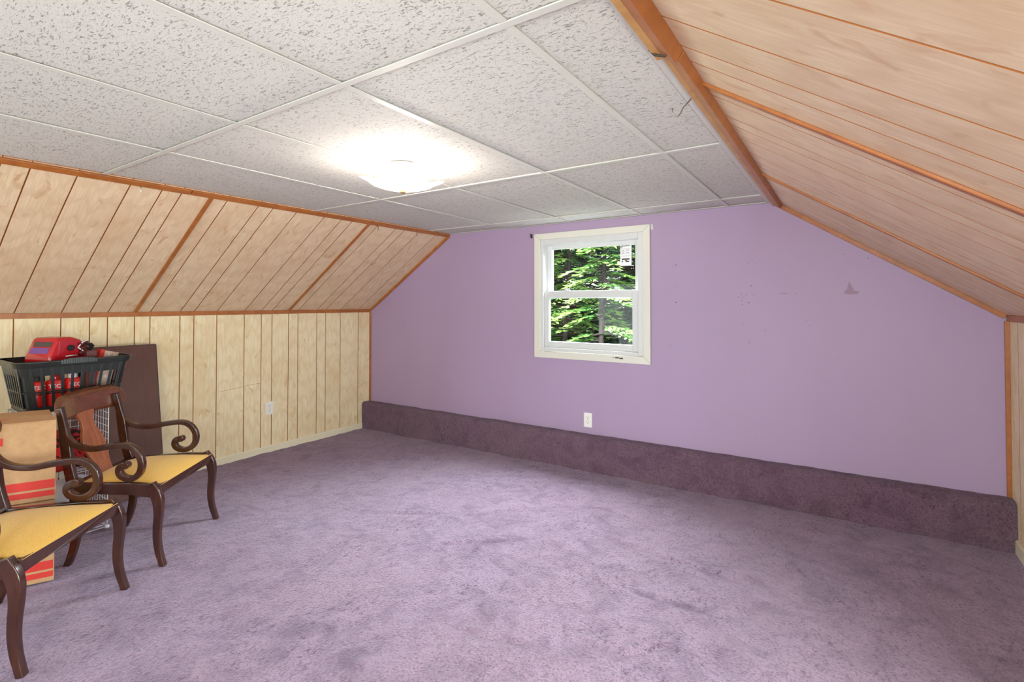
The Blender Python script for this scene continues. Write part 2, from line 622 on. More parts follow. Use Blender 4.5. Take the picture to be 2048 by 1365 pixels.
wallpiece([(-e, -0.3), (WX0, -0.3), (WX0, HC + 0.35), (XL - 0.1, HC + 0.35), (-e, HK + 0.3)][::-1])
wallpiece([(WX1, -0.3), (W + e, -0.3), (W + e, HK + 0.3), (XR + 0.1, HC + 0.35), (WX1, HC + 0.35)][::-1])
wallpiece([(WX0, -0.3), (WX1, -0.3), (WX1, WZ0), (WX0, WZ0)][::-1])
wallpiece([(WX0, WZ1), (WX1, WZ1), (WX1, HC + 0.35), (WX0, HC + 0.35)][::-1])
wall_back = obj('wall_back', mb, M['lilac'])
tag(wall_back, 'lilac painted gable wall with a window and old nail holes', 'wall', 'structure')

mb = MB()
mb.prism([(4.294, 1.349), (4.327, 1.342), (4.366, 1.346), (4.366, 1.361), (4.345, 1.365), (4.320, 1.425), (4.308, 1.375), (4.294, 1.362)], lambda p, q, d: (p, d, q), -0.0008, 0.001)
o = obj('paint_mark', mb, M['paint_mark'], wall_back)
o['label'] = 'grey mark in the lilac paint shaped like a pointed hat'
holes = [[3.279, 1.568], [3.256, 1.559], [3.27, 1.402], [3.278, 1.295], [3.782, 1.576], [3.76, 1.563], [3.774, 1.406], [3.695, 1.332], [3.714, 1.352], [3.73, 1.328], [3.717, 1.309], [3.76, 1.293], [3.719, 1.281], [3.788, 1.347], [3.746, 1.345], [4.035, 1.351], [4.293, 1.589], [4.415, 1.562], [4.112, 1.149], [3.858, 1.11], [3.76, 1.024], [3.722, 1.151], [4.093, 1.178], [3.227, 0.982], [1.904, 1.421], [2.452, 0.298]]
for i, (hx, hz) in enumerate(holes):
    mb = MB()
    r = 0.0035 if i in (0, 3, 11, 6) else 0.0025
    mb.prism([(hx + r * math.cos(a * math.pi / 4), hz + r * math.sin(a * math.pi / 4)) for a in range(8)], lambda p, q, d: (p, d, q), -0.0008, 0.001)
    obj('nail_hole', mb, M['hole'], wall_back)
for (a, b, c, d) in ((3.955, 1.349, 3.982, 1.357), (3.985, 1.351, 3.992, 1.356), (3.935, 1.351, 3.945, 1.355)):
    mb = MB()
    mb.box(a, c, -0.0008, 0.001, b, d)
    obj('scuff', mb, M['paint_mark'], wall_back)

# front gable (behind the viewpoint), closes the room
mb = MB()
mb.prism(outer[::-1], lambda p, q, d: (p, d, q), YF - 0.14, YF)
tag(obj('wall_front', mb, M['lilac']), 'lilac gable wall closing the attic behind the viewpoint', 'wall', 'structure')

T = 0.006  # board thickness above the backing
PAT = [0.0, 0.0975, 0.2985, 0.399, 0.573, 0.7985, 0.9495, 1.049]
grooves = []
for b in (-5.794, -4.585, -3.376, -2.167, -0.958, 0.251):
    grooves += [b + p for p in PAT]
grooves = [g for g in grooves if YF < g < -0.02]
edges = [YF] + grooves + [0.0]


def boards(parent, origin_fn, ldir, ndir, length, mt):
    """parallel boards; origin_fn(y) is the lower corner at y; boards run along ldir, stand T along ndir"""
    g = 0.0018
    ch = 0.0007
    ldir, ndir = Vector(ldir).normalized(), Vector(ndir).normalized()
    for a, b in zip(edges[:-1], edges[1:]):
        o = Vector(origin_fn(a + g))
        w = b - a - 2 * g
        if w < 0.01:
            continue
        wd = Vector((0, 1, 0))
        sec = [(0, 0), (0, T - 0.0035), (0.0012, T), (w - 0.0012, T), (w, T - 0.0035), (w, 0)]
        mb = MB()
        mb.prism(sec, lambda p, q, d: o + wd * p + ndir * q + ldir * d, 0.0, length)
        off = (random.uniform(0, 40), random.uniform(0, 40))
        po = obj('plank', mb, mt, parent, uv=lambda p: ((p - o).dot(ldir) + off[0], (p - o).dot(wd) + off[1]))
        po.data.materials.append(M['groove'])       # the stained V-groove down both edges
        for f in po.data.polygons:
            if abs(f.normal.dot(wd)) > 0.5:
                f.material_index = 1


# left knee wall
mb = MB().box(-0.15, -T, YF - 0.1, 0.0, -0.3, HK + 0.02)
wl = tag(obj('wall_left', mb, M['groove']), 'low knee wall of cream whitewashed boards behind the chairs', 'wall', 'structure')
boards(wl, lambda y: (-T, y, fz(0) + 0.03), (0, 0, 1), (1, 0, 0), HK - fz(0) - 0.03, M['plank'])
for (ya, yb, za, zb) in ((-1.58, -1.37, 0.556, 0.574), (-1.365, -1.22, 0.579, 0.584), (-0.17, -0.09, 0.395, 0.428), (-0.085, -0.01, 0.43, 0.437), (-0.16, -0.10, 0.262, 0.262)):
    mb = MB().add([(0.0002, ya, za), (0.0002, yb, zb), (0.0002, yb, zb + 0.0025), (0.0002, ya, za + 0.0018)], [(0, 1, 2, 3)])
    mb.obox((-0.001, ya, za), (0, yb - ya, zb - za), (0, 0, 0.002), (0.0013, 0, 0))
    obj('crack', mb, M['groove'], wl)

# right knee wall
mb = MB().box(W + T, W + 0.15, YF - 0.1, 0.0, -0.3, HK + 0.02)
wr = tag(obj('wall_right', mb, M['groove']), 'sliver of cream board knee wall beside the ledge end', 'wall', 'structure')
boards(wr, lambda y: (W + T, y, fz(W) + 0.03), (0, 0, 1), (-1, 0, 0), HK - fz(W) - 0.03, M['plank'])


# sloped ceilings
def slope(name, A, B, label):
    A, B = Vector(A), Vector(B)
    d = (B - A)
    ln = d.length
    d.normalize()
    n = Vector((-d.z, 0, d.x))
    if n.z > 0:
        n = -n                      # into the room
    mb = MB()
    a0 = A - n * T - d * 0.02
    b0 = B - n * T + d * 0.03
    mb.add([a0 + Vector((0, YF - 0.1, 0)), b0 + Vector((0, YF - 0.1, 0)), b0, a0,
            a0 - n * 0.14 + Vector((0, YF - 0.1, 0)), b0 - n * 0.14 + Vector((0, YF - 0.1, 0)), b0 - n * 0.14, a0 - n * 0.14],
           [(0, 1, 2, 3), (7, 6, 5, 4), (0, 4, 5, 1), (1, 5, 6, 2), (2, 6, 7, 3), (3, 7, 4, 0)])
    o = tag(obj(name, mb, M['groove']), label, 'ceiling', 'structure')
    boards(o, lambda y: (A.x - n.x * T, y, A.z - n.z * T), d, n, ln, M['plank_slope'])
    return o, d, n, ln


sl, dl, nl, lnl = slope('ceiling_left', (0, 0, HK), (XL, 0, HC), 'sloping ceiling of tan whitewashed boards above the knee wall and chairs')
sr, dr, nr, lnr = slope('ceiling_right', (W, 0, HK), (XR, 0, HC), 'sloping ceiling of pinkish boards with narrow battens, on the side with the white hook')

# flat suspended ceiling: tiles above a grid of white tees
ZG = HC            # underside of the tees
mb = MB().box(XL - 0.05, XR + 0.05, YF - 0.1, 0.1, ZG + 0.16, ZG + 0.26)
ceil = tag(obj('ceiling', mb, M['plenum']), 'suspended ceiling of white fissured tiles in a white metal grid', 'ceiling', 'structure')
gx = [XL, 1.8215, 2.4299, 3.0307, 3.6318, XR]
gy = [-0.004, -0.2741, -1.4717, -2.7032, -3.9224, -5.1416, YF]
for i in range(len(gx) - 1):
    for j in range(len(gy) - 1):
        x0, x1, y1, y0 = gx[i], gx[i + 1], gy[j], gy[j + 1]
        q = 0.0035
        mb = MB()
        tz = ZG + 0.004 + random.uniform(0, 0.002)
        x0 += q if i else 0
        x1 -= q if i < len(gx) - 2 else 0
        y0 += q
        y1 -= q
        c = 0.002
        dz = [random.uniform(0, 0.0025) for _ in range(4)]
        mb.add([(x0, y0, tz + c + dz[0]), (x1, y0, tz + c + dz[1]), (x1, y1, tz + c + dz[2]), (x0, y1, tz + c + dz[3]),
                (x0 + c, y0 + c, tz + dz[0]), (x1 - c, y0 + c, tz + dz[1]), (x1 - c, y1 - c, tz + dz[2]), (x0 + c, y1 - c, tz + dz[3]),
                (x0, y0, tz + 0.016), (x1, y0, tz + 0.016), (x1, y1, tz + 0.016), (x0, y1, tz + 0.016)],
               [(7, 6, 5, 4), (0, 4, 5, 1), (1, 5, 6, 2), (2, 6, 7, 3), (3, 7, 4, 0), (8, 9, 10, 11),
                (0, 1, 9, 8), (1, 2, 10, 9), (2, 3, 11, 10), (3, 0, 8, 11)])
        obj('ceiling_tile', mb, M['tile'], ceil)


def tee(x0, x1, y0, y1, z=ZG):
    mb = MB().box(x0, x1, y0, y1, z, z + 0.0035)
    if x1 - x0 > y1 - y0:
        mb.box(x0, x1, (y0 + y1) / 2 - 0.001, (y0 + y1) / 2 + 0.001, z + 0.0035, z + 0.03)
    else:
        mb.box((x0 + x1) / 2 - 0.001, (x0 + x1) / 2 + 0.001, y0, y1, z + 0.0035, z + 0.03)
    return obj('ceiling_tee', mb, M['tee'], ceil, bevel=0.0006, seg=1)


tw = 0.012
for yv in gy[1:-1]:
    tee(XL, XR, yv - tw, yv + tw, ZG - 0.0008)
for xv in gx[1:-1]:
    for j in range(len(gy) - 1):
        y1 = gy[j] - (tw + 0.001 if j else 0)
        y0 = gy[j + 1] + (tw + 0.001 if j < len(gy) - 2 else 0)
        tee(xv - tw, xv + tw, y0, y1)
obj('wall_angle', MB().box(XL, XR, -0.02, 0.0, ZG - 0.001, ZG + 0.002).box(XL, XR, -0.003, 0.0, ZG - 0.001, ZG + 0.02), M['tee'], ceil)
obj('wall_angle', MB().box(XR - 0.055, XR - 0.016, YF, 0.0, ZG - 0.003, ZG + 0.001), M['tee'], ceil)

# ------------------------------------------------------------------ wooden trim strips (each board its own)
tn = [1]


def trim(mb, label, mt='trim', bevel=0.0015):
    tn[0] += 1
    o = obj('trim_%d' % tn[0], mb, M[mt], bevel=bevel, seg=1)
    return tag(o, label, 'trim', 'structure')


def batten(y, which, label):
    A, d, n, ln = ((0, 0, HK), dl, nl, lnl) if which == 'l' else ((W, 0, HK), dr, nr, lnr)
    A = Vector(A)
    trim(MB().obox(A + Vector((0, y - 0.0125, 0)) + d * 0.015, Vector((0, 0.025, 0)), d * (ln - 0.04), n * 0.009), label)


batten(-2.167, 'l', 'orange wood batten on the tan slope, nearer the cardboard boxes')
batten(-0.958, 'l', 'orange wood batten on the tan slope, nearer the lilac gable')
batten(-2.167, 'r', 'brown batten across the pinkish slope, starting beside the white hook')
batten(-0.958, 'r', 'thin orange batten low on the pinkish slope, nearer the lilac gable')
batten(-3.376, 'l', 'orange wood batten on the tan slope, outside the picture')
batten(-3.376, 'r', 'orange wood batten on the pinkish slope, outside the picture')

# knee line strips
for which, A, d, n, lab in (('l', Vector((0, 0, HK)), dl, nl, 'orange strip capping the cream knee wall under the tan slope'),
                            ('r', Vector((W, 0, HK)), dr, nr, 'short orange strip capping the knee wall beside the lilac wall corner')):
    sgn = 1 if which == 'l' else -1
    mb = MB().obox((A.x, YF, HK - 0.030), (sgn * 0.010, 0, 0), (0, -YF, 0), (0, 0, 0.034))
    trim(mb, lab)
# strip where slope meets flat ceiling
A = Vector((XL, YF, HC))
for (ya, yb, lab) in ((YF, -2.29, 'orange strip along the top of the tan slope, length above the boxes'),
                      (-2.285, 0.0, 'orange strip along the top of the tan slope, length reaching the gable')):
    a = Vector((XL, ya, HC)) - dl * 0.036
    trim(MB().obox(a, Vector((0, yb - ya, 0)), dl * 0.036, nl * 0.012), lab)
# right: wider two-faced board under the flat ceiling
for (ya, yb, t, lab) in ((YF, -2.40, 0.036, 'thicker length of raw wood trim at the top of the pinkish slope, holding a nail'),
                         (-2.395, 0.0, 0.026, 'long length of wood trim at the top of the pinkish slope, holding the white hook')):
    a = Vector((XR, ya, HC)) - dr * 0.046
    o = trim(MB().obox(a, Vector((0, yb - ya, 0)), dr * 0.046, nr * t), lab, 'trim')
    o2 = obj('trim_lip', MB().obox(Vector((XR - 0.020 - (t - 0.026), ya, HC - 0.003)), Vector((0.022, 0, 0)), Vector((0, yb - ya, 0)), Vector((0, 0, -t * 0.9))), M['trim_light'], o, bevel=0.001, seg=1)
# strips on the gable along the slopes and in the corners
for which, A, d, n, ln, lab in (('l', Vector((0, 0, HK)), dl, nl, lnl, 'orange strip down the slope edge between tan boards and lilac wall'),
                                ('r', Vector((W, 0, HK)), dr, nr, lnr, 'orange strip down the slope edge between pinkish boards and lilac wall')):
    trim(MB().obox(A + d * 0.01 + Vector((0, -0.012, 0)), d * (ln - 0.02), n * 0.026, Vector((0, 0.012, 0))), lab)
trim(MB().box(0.0, 0.020, -0.012, 0.0, fz(0) + HB + 0.012, HK - 0.028), 'orange corner strip between cream boards and lilac wall, above the ledge')
trim(MB().box(W - 0.020, W, -0.012, 0.0, fz(W) + HB * 0.96, HK - 0.028), 'orange corner strip at the end of the lilac wall farthest from the chairs')

# baseboards
mb = MB().prism([(0, fz(0) - 0.03), (0.012, fz(0) - 0.03), (0.012, 0.010), (0.006, 0.019), (0, 0.019)], lambda p, q, d: (p, d, q), YF, -DB - 0.002)
tag(obj('baseboard_left', mb, M['cream']), 'cream baseboard along the foot of the board knee wall', 'baseboard', 'structure')
mb = MB().prism([(W, 0), (W - 0.012, 0), (W - 0.012, 0.074), (W - 0.006, 0.082), (W, 0.082)], lambda p, q, d: (p, d, q), YF, -DB - 0.004)
tag(obj('baseboard_right', mb, M['cream']), 'short visible end of cream baseboard by the ledge end', 'baseboard', 'structure')

# ------------------------------------------------------------------ window
win = empty('window_1', (0, 0, 0))
tag(win, 'white double-hung window in the lilac gable wall looking onto conifers', 'window', 'structure')
cx0, cx1, cz0, cz1 = 2.0901, 3.0938, 0.8321, 1.8792


def casing(poly):
    obj('casing', MB().prism(poly, lambda p, q, d: (p, d, q), 0.0, -0.019), M['white_paint'], win, bevel=0.003)


i0, i1, k0, k1 = WX0, WX1, WZ0, WZ1
g = 0.0006
casing([(cx0, cz1), (cx1, cz1), (i1, k1), (i0, k1)])
casing([(cx0, cz0), (i0, k0), (i1, k0), (cx1, cz0)])
casing([(cx0, cz0 + g), (cx0, cz1 - g), (i0, k1 - g), (i0, k0 + g)])
casing([(cx1, cz0 + g), (i1, k0 + g), (i1, k1 - g), (cx1, cz1 - g)])


def ring(name, x0, x1, z0, z1, wl_, wr_, wb, wt, ya, yb, mt, parent, bev=0.002):
    mb = MB()
    mb.box(x0, x0 + wl_, ya, yb, z0, z1).box(x1 - wr_, x1, ya, yb, z0, z1)
    mb.box(x0 + wl_, x1 - wr_, ya, yb, z0, z0 + wb).box(x0 + wl_, x1 - wr_, ya, yb, z1 - wt, z1)
    return obj(name, mb, M[mt], parent, bevel=bev)


ring('frame', i0, i1, k0, k1, 0.022, 0.040, 0.028, 0.046, -0.006, 0.12, 'vinyl', win)
# stops either side
up = ring('sash', 2.172, 2.998, 1.33, 1.782, 0.046, 0.046, 0.045, 0.036, 0.062, 0.095, 'vinyl', win)
obj('pane', MB().box(2.215, 2.955, 0.077, 0.081, 1.37, 1.75), M['glass'], up)
lo = ring('sash', 2.172, 2.998, 0.918, 1.392, 0.042, 0.055, 0.050, 0.056, 0.018, 0.052, 'vinyl', win)
obj('pane', MB().box(2.21, 2.945, 0.033, 0.037, 0.96, 1.34), M['glass'], lo)
for lx in (2.372, 2.805):
    mb = MB().box(lx - 0.03, lx + 0.03, 0.022, 0.048, 1.392, 1.397)
    mb.lathe([(0.012, 0), (0.012, 0.012), (0.006, 0.016)], (lx, 0.035, 1.397), 12)
    mb.box(lx - 0.006, lx + 0.028, 0.026, 0.036, 1.402, 1.412)
    lt = obj('latch', mb, M['vinyl'], lo, bevel=0.001, seg=1)
    obj('latch_knob', MB().lathe([(0.008, 0), (0.008, 0.006), (0.003, 0.008)], (lx - 0.004, 0.031, 1.409), 10), M['black'], lo)
# energy sticker on the upper pane
st = obj('sticker', MB().box(2.826, 2.916, 0.0752, 0.0765, 1.583, 1.742), M['white'], win)
st['label'] = 'paper energy label stuck on the upper pane'
pr = MB()
yk = (0.0746, 0.0753)
pr.box(2.838, 2.905, *yk, 1.737, 1.741)
for zz in (1.716, 1.697, 1.680, 1.660):
    pr.box(2.834, 2.908, *yk, zz, zz + 0.0012)
for (xa, zz) in ((2.838, 1.704), (2.850, 1.703), (2.878, 1.705), (2.889, 1.704), (2.838, 1.685), (2.848, 1.686), (2.878, 1.684), (2.889, 1.686)):
    pr.box(xa, xa + 0.0065, *yk, zz, zz + 0.004)
pr.box(2.838, 2.902, *yk, 1.630, 1.641)
pr.box(2.840, 2.849, *yk, 1.612, 1.622)
pr.box(2.864, 2.884, *yk, 1.619, 1.627).box(2.872, 2.898, *yk, 1.612, 1.621)
obj('printing', pr, M['grey_lens'], st)
ring('printed_mark', 2.829, 2.843, 1.724, 1.738, 0.0035, 0.0035, 0.0035, 0.0035, 0.0746, 0.0753, 'black', st, 0)
# paint chips low on the casing
chip = MB()
for (xa, xb, za, zb) in ((2.798, 2.812, 0.880, 0.884), (2.818, 2.85, 0.877, 0.887), (2.852, 2.882, 0.874, 0.884), (2.19, 2.30, 0.897, 0.899)):
    chip.box(xa, xb, -0.0196, -0.018, za - 0.012, zb - 0.012)
obj('paint_chip', chip, M['iron'], win)

for (bx, bz, lab, mt) in ((2.056, 1.866, 'small metal curtain bracket beside the window corner nearer the chairs', 'iron'),
                          (3.106, 1.858, 'small white curtain bracket beside the window corner under the ceiling tiles', 'white')):
    mb = MB().box(bx - 0.007, bx + 0.007, -0.004, 0.0, bz - 0.018, bz + 0.018)
    mb.tube([(bx, -0.003, bz + 0.008), (bx, -0.025, bz + 0.008), (bx, -0.030, bz + 0.016)], 0.003, 6)
    mb.tube([(bx, -0.003, bz - 0.008), (bx, -0.022, bz - 0.008), (bx, -0.028, bz + 0.0)], 0.003, 6)
    tag(obj('curtain_bracket', mb, M[mt]), lab, 'bracket')

# ------------------------------------------------------------------ outlets
def outlet(mtx, label):
    root = empty('wall_outlet')
    root.matrix_world = mtx
    tag(root, label, 'outlet')
    obj('cover_plate', MB().box(-0.035, 0.035, -0.057, 0.057, 0.0, 0.006), M['plate'], root, bevel=0.003)
    for s in (1, -1):
        mb = MB()
        mb.prism([(0.0165 * math.cos(a) * 1.0, s * 0.0195 + max(-0.0135, min(0.0135, 0.0175 * math.sin(a)))) for a in [2 * math.pi * k / 20 for k in range(20)]],
                 lambda p, q, d: (p, q, d), 0.005, 0.0085)
        f = obj('receptacle', mb, M['plate'], root, bevel=0.0006, seg=1)
        sm = MB().box(-0.0075, -0.0050, s * 0.0195, s * 0.0195 + 0.008, 0.007, 0.0088).box(0.0050, 0.0075, s * 0.0195, s * 0.0195 + 0.0075, 0.007, 0.0088)
        sm.prism([(0.003 * math.cos(a * math.pi / 4), s * 0.0195 - 0.007 + 0.003 * math.sin(a * math.pi / 4)) for a in range(8)], lambda p, q, d: (p, q, d), 0.007, 0.0088)
        obj('slots', sm, M['dark_slot'], f)
    obj('screw', MB().lathe([(0.003, 0), (0.003, 0.0015), (0.001, 0.002)], (0, 0, 0.006), 10), M['steel'], root)
    return root


# local x -> right along the wall, y -> up, z -> out of the wall
outlet(Matrix(((1, 0, 0, 2.5805), (0, 0, -1, 0.0), (0, 1, 0, 0.3575), (0, 0, 0, 1))), 'white double outlet on the lilac wall below the window')
outlet(Matrix(((0, 0, 1, 0.0), (1, 0, 0, -1.139), (0, 1, 0, 0.351), (0, 0, 0, 1))), 'white double outlet on the cream board knee wall')

# ------------------------------------------------------------------ ceiling light
LX, LY = 2.545, -1.985
lamp = empty('ceiling_light', (LX, LY, ZG - 0.001))
tag(lamp, 'lit square bent glass ceiling light on the white tiled ceiling', 'ceiling light')
obj('canopy', MB().lathe([(0.062, 0.0), (0.062, -0.008), (0.045, -0.018), (0.012, -0.022), (0.0, -0.022)], (0, 0, 0), 28), M['white'], lamp, smooth=True)
obj('stem', MB().tube([(0, 0, -0.02), (0, 0, -0.128)], 0.005, 10), M['brass'], lamp)
rot = R(5)


def dish(off):
    def fn(u, v):
        a, b = (u - 0.5) * 2, (v - 0.5) * 2
        hw = 0.139
        rr = max(abs(a), abs(b))
        z = -0.118 + 0.022 * rr ** 2.2 + 0.030 * (abs(a * b)) ** 1.3
        z += 0.002 * rr ** 3 * math.cos(3 * math.pi * (a if abs(b) > abs(a) else b))
        x, y = a * hw, b * hw
        return (x * math.cos(rot) - y * math.sin(rot), x * math.sin(rot) + y * math.cos(rot), z + off)
    return fn


sh = obj('glass_shade', MB().grid(28, 28, dish(0)), M['shade'], lamp, smooth=True)
so = sh.modifiers.new('solid', 'SOLIDIFY')
so.thickness = 0.004
obj('finial', MB().lathe([(0.004, -0.140), (0.010, -0.136), (0.013, -0.130), (0.009, -0.124), (0.011, -0.120), (0.006, -0.118)], (0, 0, 0), 16), M['brass'], lamp, smooth=True)
for s in (1, -1):
    bx, by = s * 0.055 * math.cos(rot), s * 0.055 * math.sin(rot)
    obj('bulb', MB().lathe([(0.0, 0.028), (0.014, 0.025), (0.024, 0.014), (0.026, 0), (0.022, -0.014), (0.012, -0.025), (0.0, -0.028)], (bx, by, -0.062), 16), M['bulb'], lamp, smooth=True)
    ld = light('bulb_light', 'POINT', (LX + bx, LY + by, ZG - 0.062), 52, (1.0, 0.93, 0.82), radius=0.03)
    ld['kind'] = 'helper'

# ------------------------------------------------------------------ hooks and nails
rt_ = Vector((0.8327, 0.5537, 0))
ppm = 640.0
A0 = Vector((3.905, -2.078, 1.928))
pts = [(0, 0), (-9, 10), (-17, 19), (-21, 29), (-28, 37), (-34, 35), (-38, 28), (-38, 19)]
mb = MB().tube([A0 + rt_ * (u / ppm) - Vector((0, 0, v / ppm)) for u, v in pts], 0.0021, 8)
tag(obj('ceiling_hook', mb, M['steel'], smooth=True), 'thin bent wire hook hanging from the wood trim by the ceiling tiles', 'hook')
mb = MB().tube([(3.896, -2.455, 1.925), (3.905, -2.44, 1.915), (3.93, -2.44, 1.905), (3.945, -2.44, 1.91)], 0.003, 8)
mb.lathe([(0.006, 0), (0.006, 0.002), (0.002, 0.003)], (3.945, -2.44, 1.909), 10)
tag(obj('bent_nail', mb, M['iron'], smooth=True), 'dark bent nail sticking out of the raw wood trim end', 'nail')
for (hy, lab) in ((-2.54, 'small hook in the orange strip above the tan boards nearest the boxes'), (-0.883, 'small dark hook in the orange strip just past the second batten'),
                  (-0.438, 'small dark hook in the orange strip nearest the lilac gable')):
    b = Vector((XL, hy, HC)) - dl * 0.026 + nl * 0.012
    mb = MB().tube([b, b + nl * 0.014, b + nl * 0.016 - Vector((0, 0, 0.010)), b + nl * 0.008 - Vector((0, 0, 0.022)), b + nl * 0.018 - Vector((0, 0, 0.026))], 0.0022, 6)
    tag(obj('cup_hook', mb, M['iron'] if hy > -2 else M['steel'], smooth=True), lab, 'hook')

# ------------------------------------------------------------------ armchairs
def catmull(pts, n):
    out = []
    m = len(pts)
    for i in range(m - 1):
        p0, p1, p2, p3 = pts[max(i - 1, 0)], pts[i], pts[i + 1], pts[min(i + 2, m - 1)]
        for k in range(n):
            t = k / n
            out.append(tuple(0.5 * (2 * b + (c - a) * t + (2 * a - 5 * b + 4 * c - d) * t * t + (3 * b - a - 3 * c + d) * t ** 3) for a, b, c, d in zip(p0, p1, p2, p3)))
    out.append(pts[-1])
    return out


HBK, HFR, DEP = 0.217, 0.2745, 0.448


def lat(s):
    return HBK + (HFR - HBK) * s / DEP


def ribbon(path, thick, side, n=5, ch=0.0045, wide=1.06):
    """path [(s, z, width)] in the chair's side plane, swept with a chamfered rectangle of lateral thickness"""
    pts = catmull(path, n)
    mb = MB()
    m = len(pts)
    for i, (s, z, w) in enumerate(pts):
        w *= wide
        a, b = pts[max(i - 1, 0)], pts[min(i + 1, m - 1)]
        ds, dz = b[0] - a[0], b[1] - a[1]
        l_ = math.hypot(ds, dz) or 1
        ns, nz = -dz / l_, ds / l_
        y = side * lat(s)
        h, t = w / 2, thick / 2
        c = min(ch, h * 0.6)
        for (p, q) in ((-h + c * 0.3, -t + c * 0.3), (-h, -t + c), (-h, t - c), (-h + c * 0.3, t - c * 0.3), (-h + c, t), (h - c, t), (h - c * 0.3, t - c * 0.3), (h, t - c), (h, -t + c), (h - c * 0.3, -t + c * 0.3), (h - c, -t), (-h + c, -t)):
            mb.v.append((s + ns * p, y + q, z + nz * p))
    k = 12
    mb.f = [(i * k + j, i * k + (j + 1) % k, (i + 1) * k + (j + 1) % k, (i + 1) * k + j) for i in range(m - 1) for j in range(k)]
    mb.f += [tuple(range(k - 1, -1, -1)), tuple((m - 1) * k + j for j in range(k))]
    return mb


def make_chair(label):
    root = empty('armchair')
    tag(root, label, 'chair')
    mh = M['mahogany']
    for sd in (1, -1):
        obj('leg', ribbon([(0.462, -0.004, 0.029), (0.452, 0.03, 0.029), (0.438, 0.08, 0.032), (0.430, 0.14, 0.035), (0.431, 0.20, 0.038), (0.436, 0.26, 0.042), (0.434, 0.32, 0.052), (0.420, 0.365, 0.056), (0.402, 0.398, 0.046), (0.396, 0.414, 0.038)], 0.030, sd, wide=0.92), mh, root, smooth='auto')
        obj('leg', ribbon([(-0.026, -0.006, 0.030), (-0.004, 0.05, 0.033), (0.012, 0.11, 0.036), (0.020, 0.18, 0.040), (0.018, 0.27, 0.044), (0.010, 0.34, 0.046), (0.002, 0.395, 0.045)], 0.029, sd, wide=0.95), mh, root, smooth='auto')
        obj('back_post', ribbon([(0.004, 0.385, 0.045), (-0.012, 0.44, 0.043), (-0.026, 0.50, 0.042), (-0.036, 0.57, 0.044), (-0.044, 0.63, 0.042), (-0.056, 0.69, 0.034), (-0.066, 0.74, 0.030), (-0.076, 0.79, 0.026)], 0.028, sd), mh, root, smooth='auto')
        arm = [(-0.062, 0.715, 0.012), (-0.048, 0.665, 0.022), (-0.028, 0.628, 0.028), (-0.004, 0.607, 0.028), (0.022, 0.595, 0.026), (0.06, 0.586, 0.026), (0.109, 0.584, 0.027), (0.160, 0.592, 0.028), (0.211, 0.599, 0.028), (0.254, 0.602, 0.029), (0.290, 0.595, 0.029), (0.321, 0.573, 0.030), (0.342, 0.538, 0.030), (0.348, 0.503, 0.030), (0.340, 0.468, 0.030), (0.317, 0.443, 0.030), (0.284, 0.434, 0.029), (0.250, 0.446, 0.031), (0.234, 0.467, 0.030), (0.236, 0.489, 0.030), (0.252, 0.501, 0.032), (0.270, 0.503, 0.030)]
        a = obj('arm', ribbon(arm, 0.029, sd, ch=0.004, wide=1.0), mh, root, smooth='auto')
        mb = MB()
        mb.tube([(0.268, sd * lat(0.268) - 0.016, 0.502), (0.268, sd * lat(0.268) + 0.016, 0.502)], 0.0185, 16)
        obj('scroll_end', mb, mh, a, bevel=0.003)
        # side rail
        rail = MB()
        poly = [(0.0, 0.352), (0.12, 0.358), (0.28, 0.356), (0.41, 0.342), (0.41, 0.408), (0.30, 0.415), (0.0, 0.410)]
        rail.prism(poly, lambda p, q, d: (p, sd * (lat(p) + d), q), -0.013, 0.013)
        obj('seat_rail', rail, mh, root, bevel=0.003)
    fr = MB()
    n_ = 14
    pl = [(-0.262 + 0.524 * i / n_, 0.345 + 0.013 * (1 - (2 * i / n_ - 1) ** 4)) for i in range(n_ + 1)] + [(0.262, 0.402), (-0.262, 0.402)]
    fr.prism(pl, lambda p, q, d: (0.425 + 0.008 * (1 - (p / 0.26) ** 2) + d, p, q), -0.012, 0.012)
    obj('seat_rail', fr, mh, root, bevel=0.003)
    obj('seat_rail', MB().box(-0.014, 0.014, -0.206, 0.206, 0.352, 0.408), mh, root, bevel=0.003)

    # slip seat
    def seat(u, v):
        s = 0.012 + 0.428 * u
        y = (lat(s) - 0.016) * (2 * v - 1)
        a, b = abs(2 * u - 1), abs(2 * v - 1)
        e = (1 - a ** 5) * (1 - b ** 5)
        z = 0.400 + 0.020 * e + 0.026 * (1 - a * a) * (1 - b * b)
        return (s, y, z)
    mb = MB().grid(26, 26, seat)
    obj('seat', mb, M['gold'], root, smooth=True)
    obj('seat_base', MB().prism([(0.014, -0.205), (0.425, -0.25), (0.425, 0.25), (0.014, 0.205)], lambda p, q, d: (p, q, d), 0.385, 0.402), mh, root)

    # crest rail: concave tablet with rounded ends
    def crest(front):
        def fn(u, v):
            x = -1 + 2 * u
            hh = max(0.0, 1 - abs(x) ** 9) ** 0.5
            y = 0.258 * x + 0.032
            z = 0.776 + (2 * v - 1) * (0.068 if v > .5 else 0.062) * hh - 0.012 * x * x
            s = -0.070 - 0.15 * (z - 0.72) - 0.042 * (1 - x * x)
            roll = 0.012 * max(0, (v - 0.7) / 0.3) ** 2
            t = 0.012 * (max(0.0, 1 - abs(2 * v - 1) ** 6) ** 0.5) * (0.25 + 0.75 * hh)
            return (s - roll + (t if front else -t), y, z)
        return fn
    mb = MB().grid(64, 14, crest(True))
    n0 = len(mb.v)
    mb.grid(64, 14, crest(False))
    for i in range(n0 // 1):
        pass
    mb.f = [f if f[0] < n0 else f[::-1] for f in mb.f]
    obj('crest_rail', mb, M['mahogany_half_lit'], root, smooth=True)

